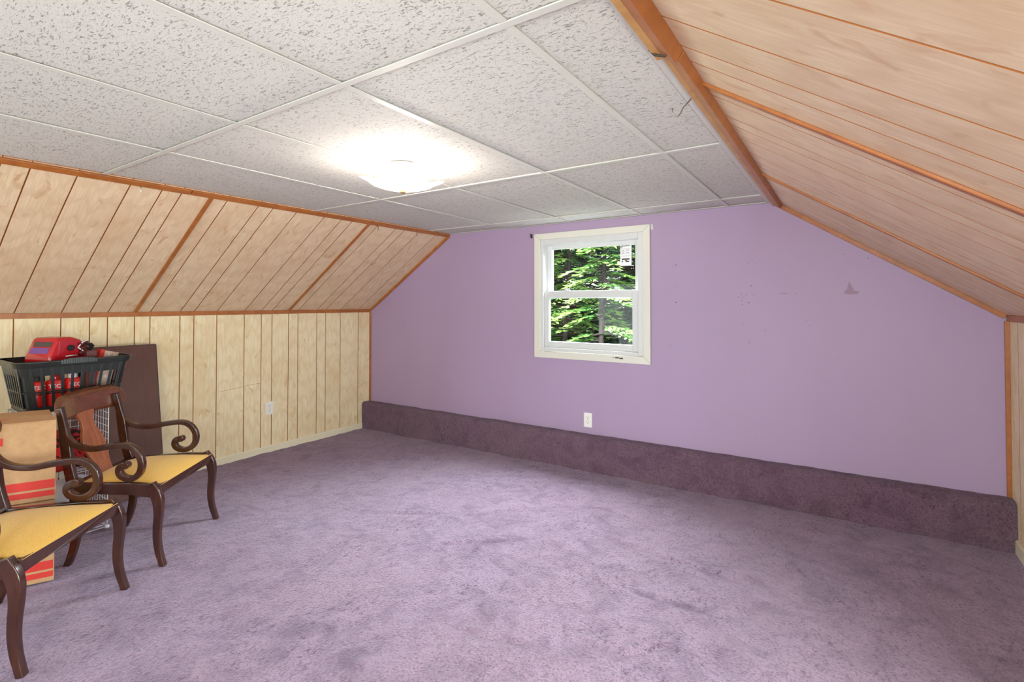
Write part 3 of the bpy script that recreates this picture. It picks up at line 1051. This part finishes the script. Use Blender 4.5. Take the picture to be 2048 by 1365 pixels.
    # vase splat
    half = [(0.045, 0.405), (0.050, 0.44), (0.066, 0.49), (0.076, 0.53), (0.077, 0.57), (0.066, 0.605), (0.051, 0.632), (0.045, 0.655), (0.047, 0.685), (0.062, 0.715), (0.064, 0.73)]
    half = [(a, b) for a, b in catmull(half, 4)]
    poly = half + [(-a, b) for a, b in half[::-1]]

    def sp(p, q, d):
        t = (q - 0.405) / 0.325
        return (0.012 - 0.118 * t - 0.012 * math.sin(math.pi * t) + d, p, q)
    mb = MB()
    # strips so that the curved splat stays smooth
    k = len(half)
    for d in (-0.007, 0.007):
        for (a, b) in half:
            mb.v += [sp(-a, b, d), sp(a, b, d)]
    n2 = 2 * k
    for i in range(k - 1):
        a, b, c, d = 2 * i, 2 * i + 1, 2 * i + 3, 2 * i + 2
        mb.f += [(a, d, c, b), (n2 + a, n2 + b, n2 + c, n2 + d), (a, n2 + a, n2 + d, d), (b, c, n2 + c, n2 + b)]
    mb.f += [(0, 1, n2 + 1, n2), (n2 - 2, 2 * n2 - 2, 2 * n2 - 1, n2 - 1)]
    o = obj('splat', mb, M['mahogany_window_lit'], root, bevel=0.002)
    return root


ch1 = make_chair('mahogany scroll-arm chair standing farther off, by the wire cubes and brown panel')
ch1.location = (0.904, -2.618, fz(0.95) - 0.002)
ch1.rotation_euler = (0, 0, R(39.6))
ch2 = copy_tree(ch1)
ch2['label'] = 'mahogany scroll-arm chair in front of the cardboard boxes, cut by the picture edge'
ch2.location = (1.348, -3.234, fz(1.4) - 0.002)
ch2.rotation_euler = (0, 0, R(40.1))
ch1['group'] = ch2['group'] = 'pair of scroll-arm chairs'

# ------------------------------------------------------------------ cardboard boxes
BZ = fz(1.15) + 0.004
fd, dd = Vector((-0.43, -0.903, 0)).normalized(), Vector((-0.985, 0.16, 0)).normalized()
cor = Vector((1.168, -2.888, BZ))
bh, bw, bd = 0.377, 0.46, 0.34
for i, lab in enumerate(('cardboard box with red stripes standing on the carpet under another box', 'cardboard box with red stripes stacked on top of the other box')):
    root = empty('cardboard_box', cor + Vector((0, 0, i * (bh + 0.002))) + (dd * 0.008 - fd * 0.002 if i else Vector()))
    tag(root, lab, 'box', group='stacked cardboard boxes')
    obj('carton', MB().obox((0, 0, 0), fd * bw, dd * bd, (0, 0, bh - 0.004)), M['cardboard'], root, bevel=0.004)
    for q in (0, 1):
        a = dd * (bd / 2 * q + 0.001) - Vector((0, 0, 0)) + fd * 0.001 + Vector((0, 0, bh - 0.004))
        obj('flap', MB().obox(a, fd * (bw - 0.002), dd * (bd / 2 - 0.003), (0, 0, 0.0035)), M['cardboard'], root)
    nrm = -dd
    for za, zb in ((0.022, 0.048), (0.058, 0.098)):
        mb = MB().obox(nrm * 0.0006 + Vector((0, 0, za)) + fd * 0.004, fd * (bw - 0.008), (0, 0, zb - za), dd * 0.002)
        mb.obox(-fd * 0.0006 + Vector((0, 0, za)) + dd * 0.004, dd * (bd - 0.008), (0, 0, zb - za), fd * 0.002)
        obj('red_stripe', mb, M['red_print'], root)
    obj('red_mark', MB().obox(dd * 0.10 + fd * 0.16 + Vector((0, 0, bh - 0.0005)), (dd * 0.075 + fd * 0.05), fd * 0.006, (0, 0, 0.0008)), M['red_print'], root)
    obj('red_mark', MB().obox(nrm * 0.0006 + fd * 0.185 + Vector((0, 0, bh - 0.10)), fd * 0.010, (0, 0, 0.035), dd * 0.002), M['red_print'], root)

# ------------------------------------------------------------------ brown panel leaning on the wall
A = Vector((0.285, -2.075, fz(0.3) + 0.008))
ud = Vector((0.115 - 0.285, 0.0, 0.99 - A.z))
nn = Vector((ud.z, 0, -ud.x)).normalized()
root = empty('leaning_panel', A)
tag(root, 'dark brown flat panel leaning against the cream board wall', 'panel')
obj('board', MB().obox((0, 0, 0), (0, -0.50, 0), ud, -nn * 0.022), M['brown'], root, bevel=0.002)
obj('edge_band', MB().obox((0, 0.0003, 0), (0, 0.004, 0), ud, -nn * 0.022).obox(ud * 1.0, ud.normalized() * 0.004, (0, -0.50, 0), -nn * 0.022), M['brown_edge'], root)

# ------------------------------------------------------------------ wire cubes
CX0, CX1, CY0, CY1 = 0.345, 0.700, -2.885, -2.530
CB = fz(0.5) + 0.012
CH = 0.352
cube = empty('wire_cube_rack', ((CX0 + CX1) / 2, (CY0 + CY1) / 2, CB))
tag(cube, 'white wire storage cubes stacked two high under the black basket', 'rack')
cxm, cym = (CX0 + CX1) / 2, (CY0 + CY1) / 2


def panel(o, a, b):
    o, a, b = Vector(o) - Vector((cxm, cym, CB)), Vector(a), Vector(b)
    mb = MB()
    for k in range(10):
        r = 0.0026 if k in (0, 9) else 0.0013
        mb.tube([o + a * (k / 9), o + a * (k / 9) + b], r, 5)
        mb.tube([o + b * (k / 9), o + b * (k / 9) + a], r, 5)
    obj('wire_panel', mb, M['wire'], cube, smooth=True)


w = CX1 - CX0
for lv in range(2):
    z0 = CB + lv * CH
    panel((CX0, CY0, z0), (0, w, 0), (0, 0, CH))          # back
    panel((CX0, CY1, z0), (w, 0, 0), (0, 0, CH))          # far side
    panel((CX0, CY0, z0), (w, 0, 0), (0, 0, CH))          # near side
    panel((CX0, CY0, z0), (w, 0, 0), (0, w, 0))           # shelf
panel((CX0, CY0, CB + 2 * CH), (w, 0, 0), (0, w, 0))
for xx in (CX0, CX1):
    for yy in (CY0, CY1):
        for lv in range(3):
            if lv == 2 and not (yy == CY1 and xx == CX1):
                continue
            obj('connector', MB().lathe([(0.004, -0.009), (0.010, -0.007), (0.012, 0), (0.010, 0.007), (0.004, 0.009)], (xx - cxm, yy - cym, lv * CH), 14), M['white'], cube, smooth=True)


def lump(name, c, size, seed, mt, label, cat, group=None):
    mb = MB()
    nu, nv = 22, 12
    for j in range(nv + 1):
        for i in range(nu):
            th, ph = 2 * math.pi * i / nu, math.pi * j / nv
            d = Vector((math.sin(ph) * math.cos(th), math.sin(ph) * math.sin(th), math.cos(ph)))
            e = Vector([math.copysign(abs(q) ** 0.6, q) for q in d])
            k = 1 + 0.16 * mnoise.noise(d * 2.4 + Vector((seed, 0, 0))) + 0.07 * mnoise.noise(d * 7 + Vector((0, seed, 0)))
            mb.v.append((e.x * size[0] * k, e.y * size[1] * k, max(e.z * size[2] * k, -size[2])))
    for j in range(nv):
        for i in range(nu):
            mb.f.append((j * nu + i, (j + 1) * nu + i, (j + 1) * nu + (i + 1) % nu, j * nu + (i + 1) % nu))
    o = obj(name, mb, M[mt], smooth=True)
    o.location = (c[0], c[1], c[2] + size[2])
    return tag(o, label, cat, group=group)


lump('folded_blanket', (0.525, -2.69, CB + CH + 0.004), (0.13, 0.125, 0.105), 1.0, 'camo', 'red and black blotched cloth bundle in the upper wire cube', 'cloth')
lump('folded_cloth', (0.55, -2.65, CB + 0.165), (0.11, 0.10, 0.06), 2.0, 'pale_cloth', 'pale grey cloth lying on the black bag in the lower wire cube', 'cloth')
lump('duffel_bag', (0.525, -2.705, CB + 0.004), (0.135, 0.14, 0.078), 3.0, 'black_cloth', 'black cloth bag on the floor of the lower wire cube', 'bag')

# ------------------------------------------------------------------ laundry basket
bk = empty('laundry_basket', (0.50, -2.67, CB + 2 * CH + 0.003))
tag(bk, 'black slatted plastic laundry basket full of red things on the wire cubes', 'basket')
BH = 0.288
hb = (0.150, 0.205)       # half size at the bottom (x, y)
ht = (0.195, 0.250)       # half size under the rim


def rr(hx, hy, r, n=6):
    out = []
    for cxs, cys, a0 in ((1, 1, 0), (-1, 1, 90), (-1, -1, 180), (1, -1, 270)):
        for k in range(n + 1):
            a = R(a0 + 90 * k / n)
            out.append((cxs * (hx - r) + r * math.cos(a), cys * (hy - r) + r * math.sin(a)))
    return out


def loop_at(z, grow=0.0):
    t = z / BH
    hx = hb[0] + (ht[0] - hb[0]) * t + grow
    hy = hb[1] + (ht[1] - hb[1]) * t + grow
    return [(x, y, z) for x, y in rr(hx, hy, 0.05 + grow)]


def band(levels, thick):
    """closed wall band through [(z, outward grow)]"""
    mb = MB()
    loops = [loop_at(z, g) for z, g in levels] + [loop_at(z, g - thick) for z, g in reversed(levels)]
    n = len(loops[0])
    for lp in loops:
        mb.v += lp
    m = len(loops)
    for i in range(m):
        j = (i + 1) % m
        mb.f += [(i * n + k, i * n + (k + 1) % n, j * n + (k + 1) % n, j * n + k) for k in range(n)]
    return mb


obj('rim', band([(BH - 0.034, 0.003), (BH - 0.034, 0.016), (BH - 0.004, 0.020), (BH, 0.016), (BH, 0.0)], 0.004), M['black_plastic'], bk, bevel=0.002)
obj('band', band([(0.0, 0.0), (0.034, 0.0)], 0.004), M['black_plastic'], bk)
obj('band', band([(0.112, 0.002), (0.120, 0.002)], 0.006), M['black_plastic'], bk)
obj('band', band([(BH - 0.082, 0.001), (BH - 0.030, 0.003)], 0.004), M['black_plastic'], bk)
mb = MB()
mb.v = [(x, y, 0.0) for x, y, z in loop_at(0, -0.002)] + [(x, y, 0.004) for x, y, z in loop_at(0, -0.002)]
n = len(mb.v) // 2
mb.f = [tuple(range(n - 1, -1, -1)), tuple(range(n, 2 * n))] + [(k, (k + 1) % n, n + (k + 1) % n, n + k) for k in range(n)]
obj('basket_bottom', mb, M['black_plastic'], bk)


def slat(px0, py0, px1, py1, wx, wy):
    """upright slat from bottom point to top point, width along (wx, wy)"""
    z0, z1 = 0.03, BH - 0.03
    nrm = Vector((wy, -wx, 0))
    a, b = Vector((px0, py0, z0)), Vector((px1, py1, z1))
    wv = Vector((wx, wy, 0))
    mb = MB().obox(a - wv * 0.5, wv, b - a, nrm.normalized() * 0.005)
    obj('slat', mb, M['black_plastic'], bk, bevel=0.001, seg=1)


t0, t1 = 0.03 / BH, 1 - 0.03 / BH
for sx in (1, -1):
    for k in range(10):
        f = -1 + 2 * k / 9
        y0, y1 = f * (hb[1] - 0.035), f * (ht[1] - 0.045)
        xx0, xx1 = hb[0] + (ht[0] - hb[0]) * t0, hb[0] + (ht[0] - hb[0]) * t1
        slat(sx * (xx0 - 0.002), y0, sx * (xx1 - 0.002), y1, 0, 0.0145)
for sy in (1, -1):
    for k in range(7):
        f = -1 + 2 * k / 6
        x0, x1 = f * (hb[0] - 0.035), f * (ht[0] - 0.045)
        yy0, yy1 = hb[1] + (ht[1] - hb[1]) * t0, hb[1] + (ht[1] - hb[1]) * t1
        slat(x0, sy * (yy0 - 0.002), x1, sy * (yy1 - 0.002), 0.016, 0)
for sx in (1, -1):
    for sy in (1, -1):
        mb = MB()
        for ang in (12, 45, 78):
            for z, t in ((0.03, t0), (BH - 0.03, t1)):
                hx = hb[0] + (ht[0] - hb[0]) * t
                hy = hb[1] + (ht[1] - hb[1]) * t
                x = sx * (hx - 0.05 + 0.048 * math.cos(R(ang)))
                y = sy * (hy - 0.05 + 0.048 * math.sin(R(ang)))
                mb.v.append((x, y, z))
        n3 = len(mb.v)
        mb.v += [(x * 0.985, y * 0.985, z) for x, y, z in mb.v]
        mb.f = [(0, 2, 3, 1), (2, 4, 5, 3), (6, 7, 9, 8), (8, 9, 11, 10), (0, 1, 7, 6), (4, 10, 11, 5), (1, 3, 9, 7), (3, 5, 11, 9), (0, 6, 8, 2), (2, 8, 10, 4)]
        obj('corner_panel', mb, M['black_plastic'], bk, smooth=False)
# grips on the long sides
for sx in (1, -1):
    mb = MB()
    for k in range(16):
        yy = -0.075 + 0.15 * k / 15
        hgt = 0.009 * math.sin(math.pi * k / 15) ** 0.7 + 0.001
        mb.box(min(sx * 0.198, sx * 0.2155), max(sx * 0.198, sx * 0.2155), yy - 0.0046, yy + 0.0046, BH - 0.022, BH + hgt)
    obj('grip', mb, M['black_plastic'], bk, bevel=0.001, seg=1)

BX, BY, BZ0 = 0.50, -2.67, CB + 2 * CH + 0.003
FL = BZ0 + 0.005


# red tins behind the slats
def tin(x, y, h, cap_mt, label, word, rz):
    root = empty('red_canister', (x, y, FL), rz)
    tag(root, label, 'canister', group='red canisters in the basket')
    obj('body', MB().lathe([(0.036, 0), (0.038, 0.003), (0.038, h - 0.006), (0.034, h), (0.014, h + 0.004)], (0, 0, 0), 22), M['red'], root, smooth=True, bevel=0.001)
    obj('band', MB().lathe([(0.0384, 0.092), (0.0386, 0.093), (0.0386, 0.099), (0.0384, 0.100)], (0, 0, 0), 22), M['maroon'], root)
    obj('cap', MB().lathe([(0.022, h + 0.001), (0.023, h + 0.004), (0.021, h + 0.026), (0.010, h + 0.030)], (0, 0, 0), 16), M[cap_mt], root, smooth=True, bevel=0.001)
    cu = bpy.data.curves.new('lettering', 'FONT')
    cu.body = word
    cu.size = 0.030
    cu.extrude = 0.0004
    cu.align_x = 'CENTER'
    tmp = bpy.data.objects.new('lettering', cu)
    C.objects.link(tmp)
    me = bpy.data.meshes.new_from_object(tmp.evaluated_get(bpy.context.evaluated_depsgraph_get()))
    bpy.data.objects.remove(tmp)
    bpy.data.curves.remove(cu)
    me.name = 'lettering'
    t = bpy.data.objects.new('lettering', me)
    C.objects.link(t)
    t.data.materials.clear()
    t.data.materials.append(M['white'])
    t.parent = root
    t.location = (0.0392, 0, 0.124)
    t.rotation_euler = (R(90), 0, R(90))


tin(0.600, -2.826, 0.165, 'black', 'red canister with dark cap behind the basket slats, nearest the boxes', 'TEC', R(6))
tin(0.599, -2.748, 0.165, 'red_gloss', 'red canister with glossy red cap, second from the basket end nearest the boxes', 'TEC', R(-14))
tin(0.600, -2.670, 0.168, 'white', 'red canister with white cap in the middle of the basket', 'TEC', R(4))

# helmet-like shell on top
fn_ = Vector((0.37, -0.93, 0)).normalized()
sn_ = Vector((0.93, 0.37, 0)).normalized()
hroot = empty('welding_helmet', (0.478, -2.690, BZ0 + BH + 0.004))
tag(hroot, 'glossy red helmet shell with purple lens lying on top of the basket', 'helmet')


def hp(f, s, z):       # f forward along face normal, s sideways
    return fn_ * f + sn_ * s + Vector((0, 0, z))


mb = MB()
secs = [  # forward, half width, z bottom, z top
    (0.128, 0.088, -0.030, 0.000), (0.122, 0.094, -0.070, 0.022), (0.086, 0.094, -0.080, 0.106), (0.074, 0.092, -0.080, 0.113), (0.010, 0.092, -0.080, 0.116),
    (-0.045, 0.086, -0.075, 0.098), (-0.082, 0.074, -0.060, 0.064), (-0.098, 0.06, -0.040, 0.040)]
for f, hw, zb, zt in secs:
    ct = min(0.014, (zt - zb) * 0.4)
    mb.v += [hp(f, -hw, zb), hp(f, hw, zb), hp(f, hw, zt - ct), hp(f, hw - ct, zt), hp(f, -hw + ct, zt), hp(f, -hw, zt - ct)]
for i in range(len(secs) - 1):
    for k in range(6):
        mb.f.append((i * 6 + k, (i + 1) * 6 + k, (i + 1) * 6 + (k + 1) % 6, i * 6 + (k + 1) % 6))
mb.f += [tuple(range(6)), tuple((len(secs) - 1) * 6 + k for k in range(5, -1, -1))]
obj('shell', mb, M['red_gloss'], hroot, bevel=0.004, smooth=True)


def on_face(u, v, lift):        # u across -1..1, v 0..1 up the sloped face
    z = 0.010 + v * 0.098
    f = 0.126 - (0.126 - 0.085) * ((z - 0.010) / 0.098)
    return hp(f + lift, u, z)


for (name, u0, u1, v0, v1, mt) in (('lens', -0.068, 0.064, 0.16, 0.48, 'lens'), ('lens_cover', -0.062, 0.068, 0.54, 0.82, 'grey_lens')):
    mb = MB()
    vs = [on_face(u0, v0, 0.003), on_face(u1, v0, 0.003), on_face(u1, v1, 0.003), on_face(u0, v1, 0.003)]
    vs += [p - fn_ * 0.006 for p in vs]
    mb.add(vs, [(0, 1, 2, 3), (7, 6, 5, 4), (0, 4, 5, 1), (1, 5, 6, 2), (2, 6, 7, 3), (3, 7, 4, 0)])
    obj(name, mb, M[mt], hroot)
c = hp(0.02, 0.092, 0.052)
obj('side_knob', MB().tube([c - sn_ * 0.004, c + sn_ * 0.014], 0.017, 14), M['black'], hroot, bevel=0.002)
mb = MB().tube([hp(-0.02, 0.094, 0.050), hp(-0.045, 0.098, 0.082), hp(-0.075, 0.090, 0.090), hp(-0.098, 0.07, 0.080)], 0.0035, 6)
mb.tube([hp(-0.02, 0.095, 0.050), hp(-0.05, 0.10, 0.026), hp(-0.075, 0.105, 0.002)], 0.0035, 6)
mb.tube([hp(0.05, 0.10, 0.006), hp(0.02, 0.104, 0.008), hp(-0.01, 0.104, 0.006)], 0.003, 6)
obj('strap_wire', mb, M['white'], hroot, smooth=True)
mb = MB()
for k, (zz, off) in enumerate(((0.015, 0.0), (0.040, 0.008), (0.066, 0.012))):
    mb.tube([hp(-0.03, 0.094, zz), hp(-0.07, 0.088 - off, zz + 0.012), hp(-0.105, 0.05, zz + 0.004), hp(-0.118, 0.0, zz)], 0.011, 8)
obj('headband', mb, M['maroon'], hroot, smooth=True)

# other basket contents
mb = MB().box(-0.03, 0.03, -0.024, 0.024, 0, 0.318)
o = obj('maroon_carton', mb, M['maroon'], bevel=0.002)
o.location = (0.603, -2.592, FL)
tag(o, 'tall dark maroon carton between the helmet and the snowflake box in the basket', 'carton')

gb = empty('gift_box', (0.505, -2.556, FL))
gb.rotation_euler = (R(-14), 0, R(4))
tag(gb, 'beige gift box with white snowflakes and red end in the basket', 'box')
obj('carton', MB().box(-0.035, 0.035, -0.020, 0.054, 0.014, 0.312), M['beige'], gb, bevel=0.002)
obj('red_end', MB().box(-0.0356, 0.0356, -0.042, -0.0195, 0.014, 0.316), M['red_print'], gb, bevel=0.002)
for (yy, zz, rr_) in ((0.004, 0.292, 0.011), (0.036, 0.290, 0.009), (0.020, 0.16, 0.013), (0.0, 0.12, 0.012), (0.032, 0.09, 0.012)):
    mb = MB()
    for k in range(3):
        a = math.pi * k / 3
        d = Vector((0, math.cos(a), math.sin(a)))
        e = Vector((0, -math.sin(a), math.cos(a)))
        mb.obox(Vector((0.0348, yy, zz)) - d * rr_ - e * 0.0016, d * 2 * rr_, e * 0.0032, Vector((0.0009, 0, 0)))
    obj('snowflake', mb, M['white'], gb)
mb = MB().box(-0.02, 0.02, -0.046, 0.046, 0.0, 0.295)
mb.add([(p, q + e, z) for p in (-0.012, 0.012) for q, e, z in ((-0.05, 0, 0.29), (-0.012, 0, 0.29), (0.012, 0, 0.335), (-0.002, 0, 0.352), (-0.022, 0, 0.345))],
       [(0, 1, 2, 3, 4)[::-1], (5, 6, 7, 8, 9)] + [(i, (i + 1) % 5, 5 + (i + 1) % 5, 5 + i) for i in range(5)])
o = obj('black_tote', mb, M['black_cloth'], bevel=0.002)
o.location = (0.405, -2.527, FL)
tag(o, 'black bag with a stiff flap standing up behind the snowflake gift box in the basket', 'bag')

# the rack, the basket and what they hold stand a hand's breadth off the wall
for o in list(C.objects):
    if o.parent is None and o.get('category') in ('rack', 'cloth', 'bag', 'basket', 'canister', 'helmet', 'carton') or o is gb:
        o.location.x -= 0.02

# ------------------------------------------------------------------ outdoors
mb = MB().grid(30, 30, lambda u, v: (-25 + 50 * u, 0.3 + 40 * v, -3.2 + 0.3 * mnoise.noise((u * 9, v * 9, 0))))
m = mat('forest_floor', rgb(62, 58, 40), 0.95)
n = noise(m, coords(m), 3, 5)
L(m, mix(m, n, rgb(40, 38, 28), rgb(86, 92, 52)), P(m).inputs['Base Color'])
tag(obj('ground', mb, m, smooth=True), 'forest ground outside below the window', 'ground', 'structure')

m = mat('conifer_foliage', rgb(90, 140, 60), 0.6, 0.3)
att = N(m, 'ShaderNodeAttribute')
att.attribute_name = 'tint'
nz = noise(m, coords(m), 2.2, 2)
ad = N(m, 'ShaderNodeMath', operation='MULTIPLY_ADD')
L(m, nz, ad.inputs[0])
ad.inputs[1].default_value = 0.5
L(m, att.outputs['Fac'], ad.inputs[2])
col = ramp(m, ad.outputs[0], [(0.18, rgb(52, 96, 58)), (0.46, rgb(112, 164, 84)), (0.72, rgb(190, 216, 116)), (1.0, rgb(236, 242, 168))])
L(m, col, P(m).inputs['Base Color'])
tb = N(m, 'ShaderNodeBsdfTranslucent')
L(m, col, tb.inputs[0])
ms = N(m, 'ShaderNodeMixShader')
ms.inputs[0].default_value = 0.35
out = [x for x in m.node_tree.nodes if x.type == 'OUTPUT_MATERIAL'][0]
L(m, P(m).outputs[0], ms.inputs[1])
L(m, tb.outputs[0], ms.inputs[2])
L(m, ms.outputs[0], out.inputs[0])
M['foliage'] = m
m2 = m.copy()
m2.name = 'shaded_conifer_foliage'  # copy for rear rows, deep wood shade put into darker bluish leaf colours
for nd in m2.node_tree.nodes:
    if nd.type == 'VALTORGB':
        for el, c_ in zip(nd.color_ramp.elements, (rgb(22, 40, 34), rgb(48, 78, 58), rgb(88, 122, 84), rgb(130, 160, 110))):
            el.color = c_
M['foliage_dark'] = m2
M['bark'] = mat('bark', rgb(58, 48, 46), 0.9)


def conifer(x, y, H, Rad, seed, nb, leaf, label, fine=1.0):
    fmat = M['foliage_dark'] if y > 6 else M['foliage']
    rng = random.Random(seed)
    z0 = -3.25
    root = empty('conifer_tree', (x, y, z0))
    tag(root, label, 'tree', group='conifers outside the window')
    tk = MB().tube([(0.05 * math.sin(k * 1.3 + seed), 0.05 * math.cos(k * 1.1), H * k / 8) for k in range(9)], [0.075 * (1 - k / 9) + 0.012 for k in range(9)], 8)
    V, F, T_ = [], [], []
    br = MB()
    for b in range(nb):
        h = H * (0.12 + 0.86 * (b + rng.random()) / nb)
        az = rng.uniform(0, 2 * math.pi)
        ln = Rad * (1 - h / H) ** 0.7 * rng.uniform(0.75, 1.1) + 0.2
        d = Vector((math.cos(az), math.sin(az), 0))
        sd = Vector((-d.y, d.x, 0))
        rise = rng.uniform(-0.05, 0.25)
        prev = Vector((0, 0, h))
        pts = []
        steps = max(4, int(ln / (0.085 / fine)))
        for k in range(steps + 1):
            t = k / steps
            p = Vector((0, 0, h)) + d * (ln * t) + Vector((0, 0, ln * (rise * t - 0.38 * t * t)))
            pts.append(p)
            if t < 0.12:
                continue
            tw_l = 0.30 * ln * (1 - t) ** 0.6 * (0.6 + 0.4 * rng.random()) + 0.10
            for sg in (1, -1):
                td = (d * 0.75 + sd * sg * rng.uniform(0.7, 1.0)).normalized()
                nl_ = max(3, int(tw_l / (0.042 / fine)))
                for q in range(nl_):
                    u = (q + 0.5) / nl_
                    c = p + td * (tw_l * u) + Vector((0, 0, -0.20 * tw_l * u * u + rng.uniform(-0.015, 0.015)))
                    s = leaf * rng.uniform(0.7, 1.3)
                    ld = (td + sd * rng.uniform(-0.7, 0.7) + d * rng.uniform(-0.2, 0.5) + Vector((0, 0, rng.uniform(-0.45, 0.15)))).normalized()
                    wd = ld.cross(Vector((rng.uniform(-.5, .5), rng.uniform(-.5, .5), 1))).normalized()
                    i = len(V)
                    V += [c - ld * s * 0.5, c + wd * s * 0.28, c + ld * s * 0.9, c - wd * s * 0.28]
                    F.append((i, i + 1, i + 2, i + 3))
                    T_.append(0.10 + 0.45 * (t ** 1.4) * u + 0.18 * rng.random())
        br.tube([pts[0], pts[len(pts) // 2], pts[-1]], [0.018, 0.010, 0.004], 5)
    tk.add(br.v, br.f)
    obj('trunk', tk, M['bark'], root, smooth=True)
    fm = MB()
    fm.v = [tuple(p) for p in V]
    fm.f = F
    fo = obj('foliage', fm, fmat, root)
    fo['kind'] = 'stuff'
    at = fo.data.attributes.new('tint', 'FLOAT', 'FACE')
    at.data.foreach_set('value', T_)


for (x, y, H, Rr, sd_, nb, lf, fi, lab) in (
        (0.92, 4.15, 6.6, 1.25, 11, 110, 0.085, 1.0, 'bright green conifer standing closest outside the window glass'),
        (-0.27, 5.15, 7.4, 1.35, 12, 120, 0.085, 1.0, 'bright green conifer filling the side of the view with the dark trunk'),
        (2.2, 4.6, 7.0, 1.2, 15, 90, 0.09, 0.9, 'conifer whose boughs show behind the energy label'),
        (0.9, 6.9, 8.2, 1.5, 20, 110, 0.11, 0.8, 'conifer in the gap between the two nearest trees outside'),
        (-1.5, 6.8, 9.5, 1.7, 13, 140, 0.13, 0.75, 'dark conifer beside the nearer trees outside'),
        (-0.2, 8.8, 10.5, 2.0, 14, 140, 0.15, 0.65, 'tall shaded conifer in the second row outside'),
        (-2.8, 9.2, 11.0, 2.0, 16, 130, 0.16, 0.6, 'tall shaded conifer in the far row outside'),
        (-1.2, 11.0, 15.0, 2.6, 17, 130, 0.19, 0.55, 'tall bluish conifer closing the far view outside'),
        (1.6, 10.5, 15.0, 2.4, 18, 130, 0.18, 0.55, 'tall far conifer showing in the upper pane'),
        (-3.9, 11.6, 15.0, 2.6, 19, 120, 0.2, 0.5, 'tall far conifer in the last row outside'),
        (-2.6, 14.6, 20.0, 3.6, 21, 150, 0.26, 0.42, 'very tall dark conifer behind the last row outside'),
        (0.8, 14.6, 20.0, 3.6, 22, 150, 0.26, 0.42, 'very tall dark conifer behind the upper pane'),
        (-6.0, 15.5, 20.0, 3.6, 23, 150, 0.26, 0.42, 'very tall dark conifer at the end of the last row outside')):
    conifer(x, y, H, Rr, sd_, nb, lf, lab, fi)
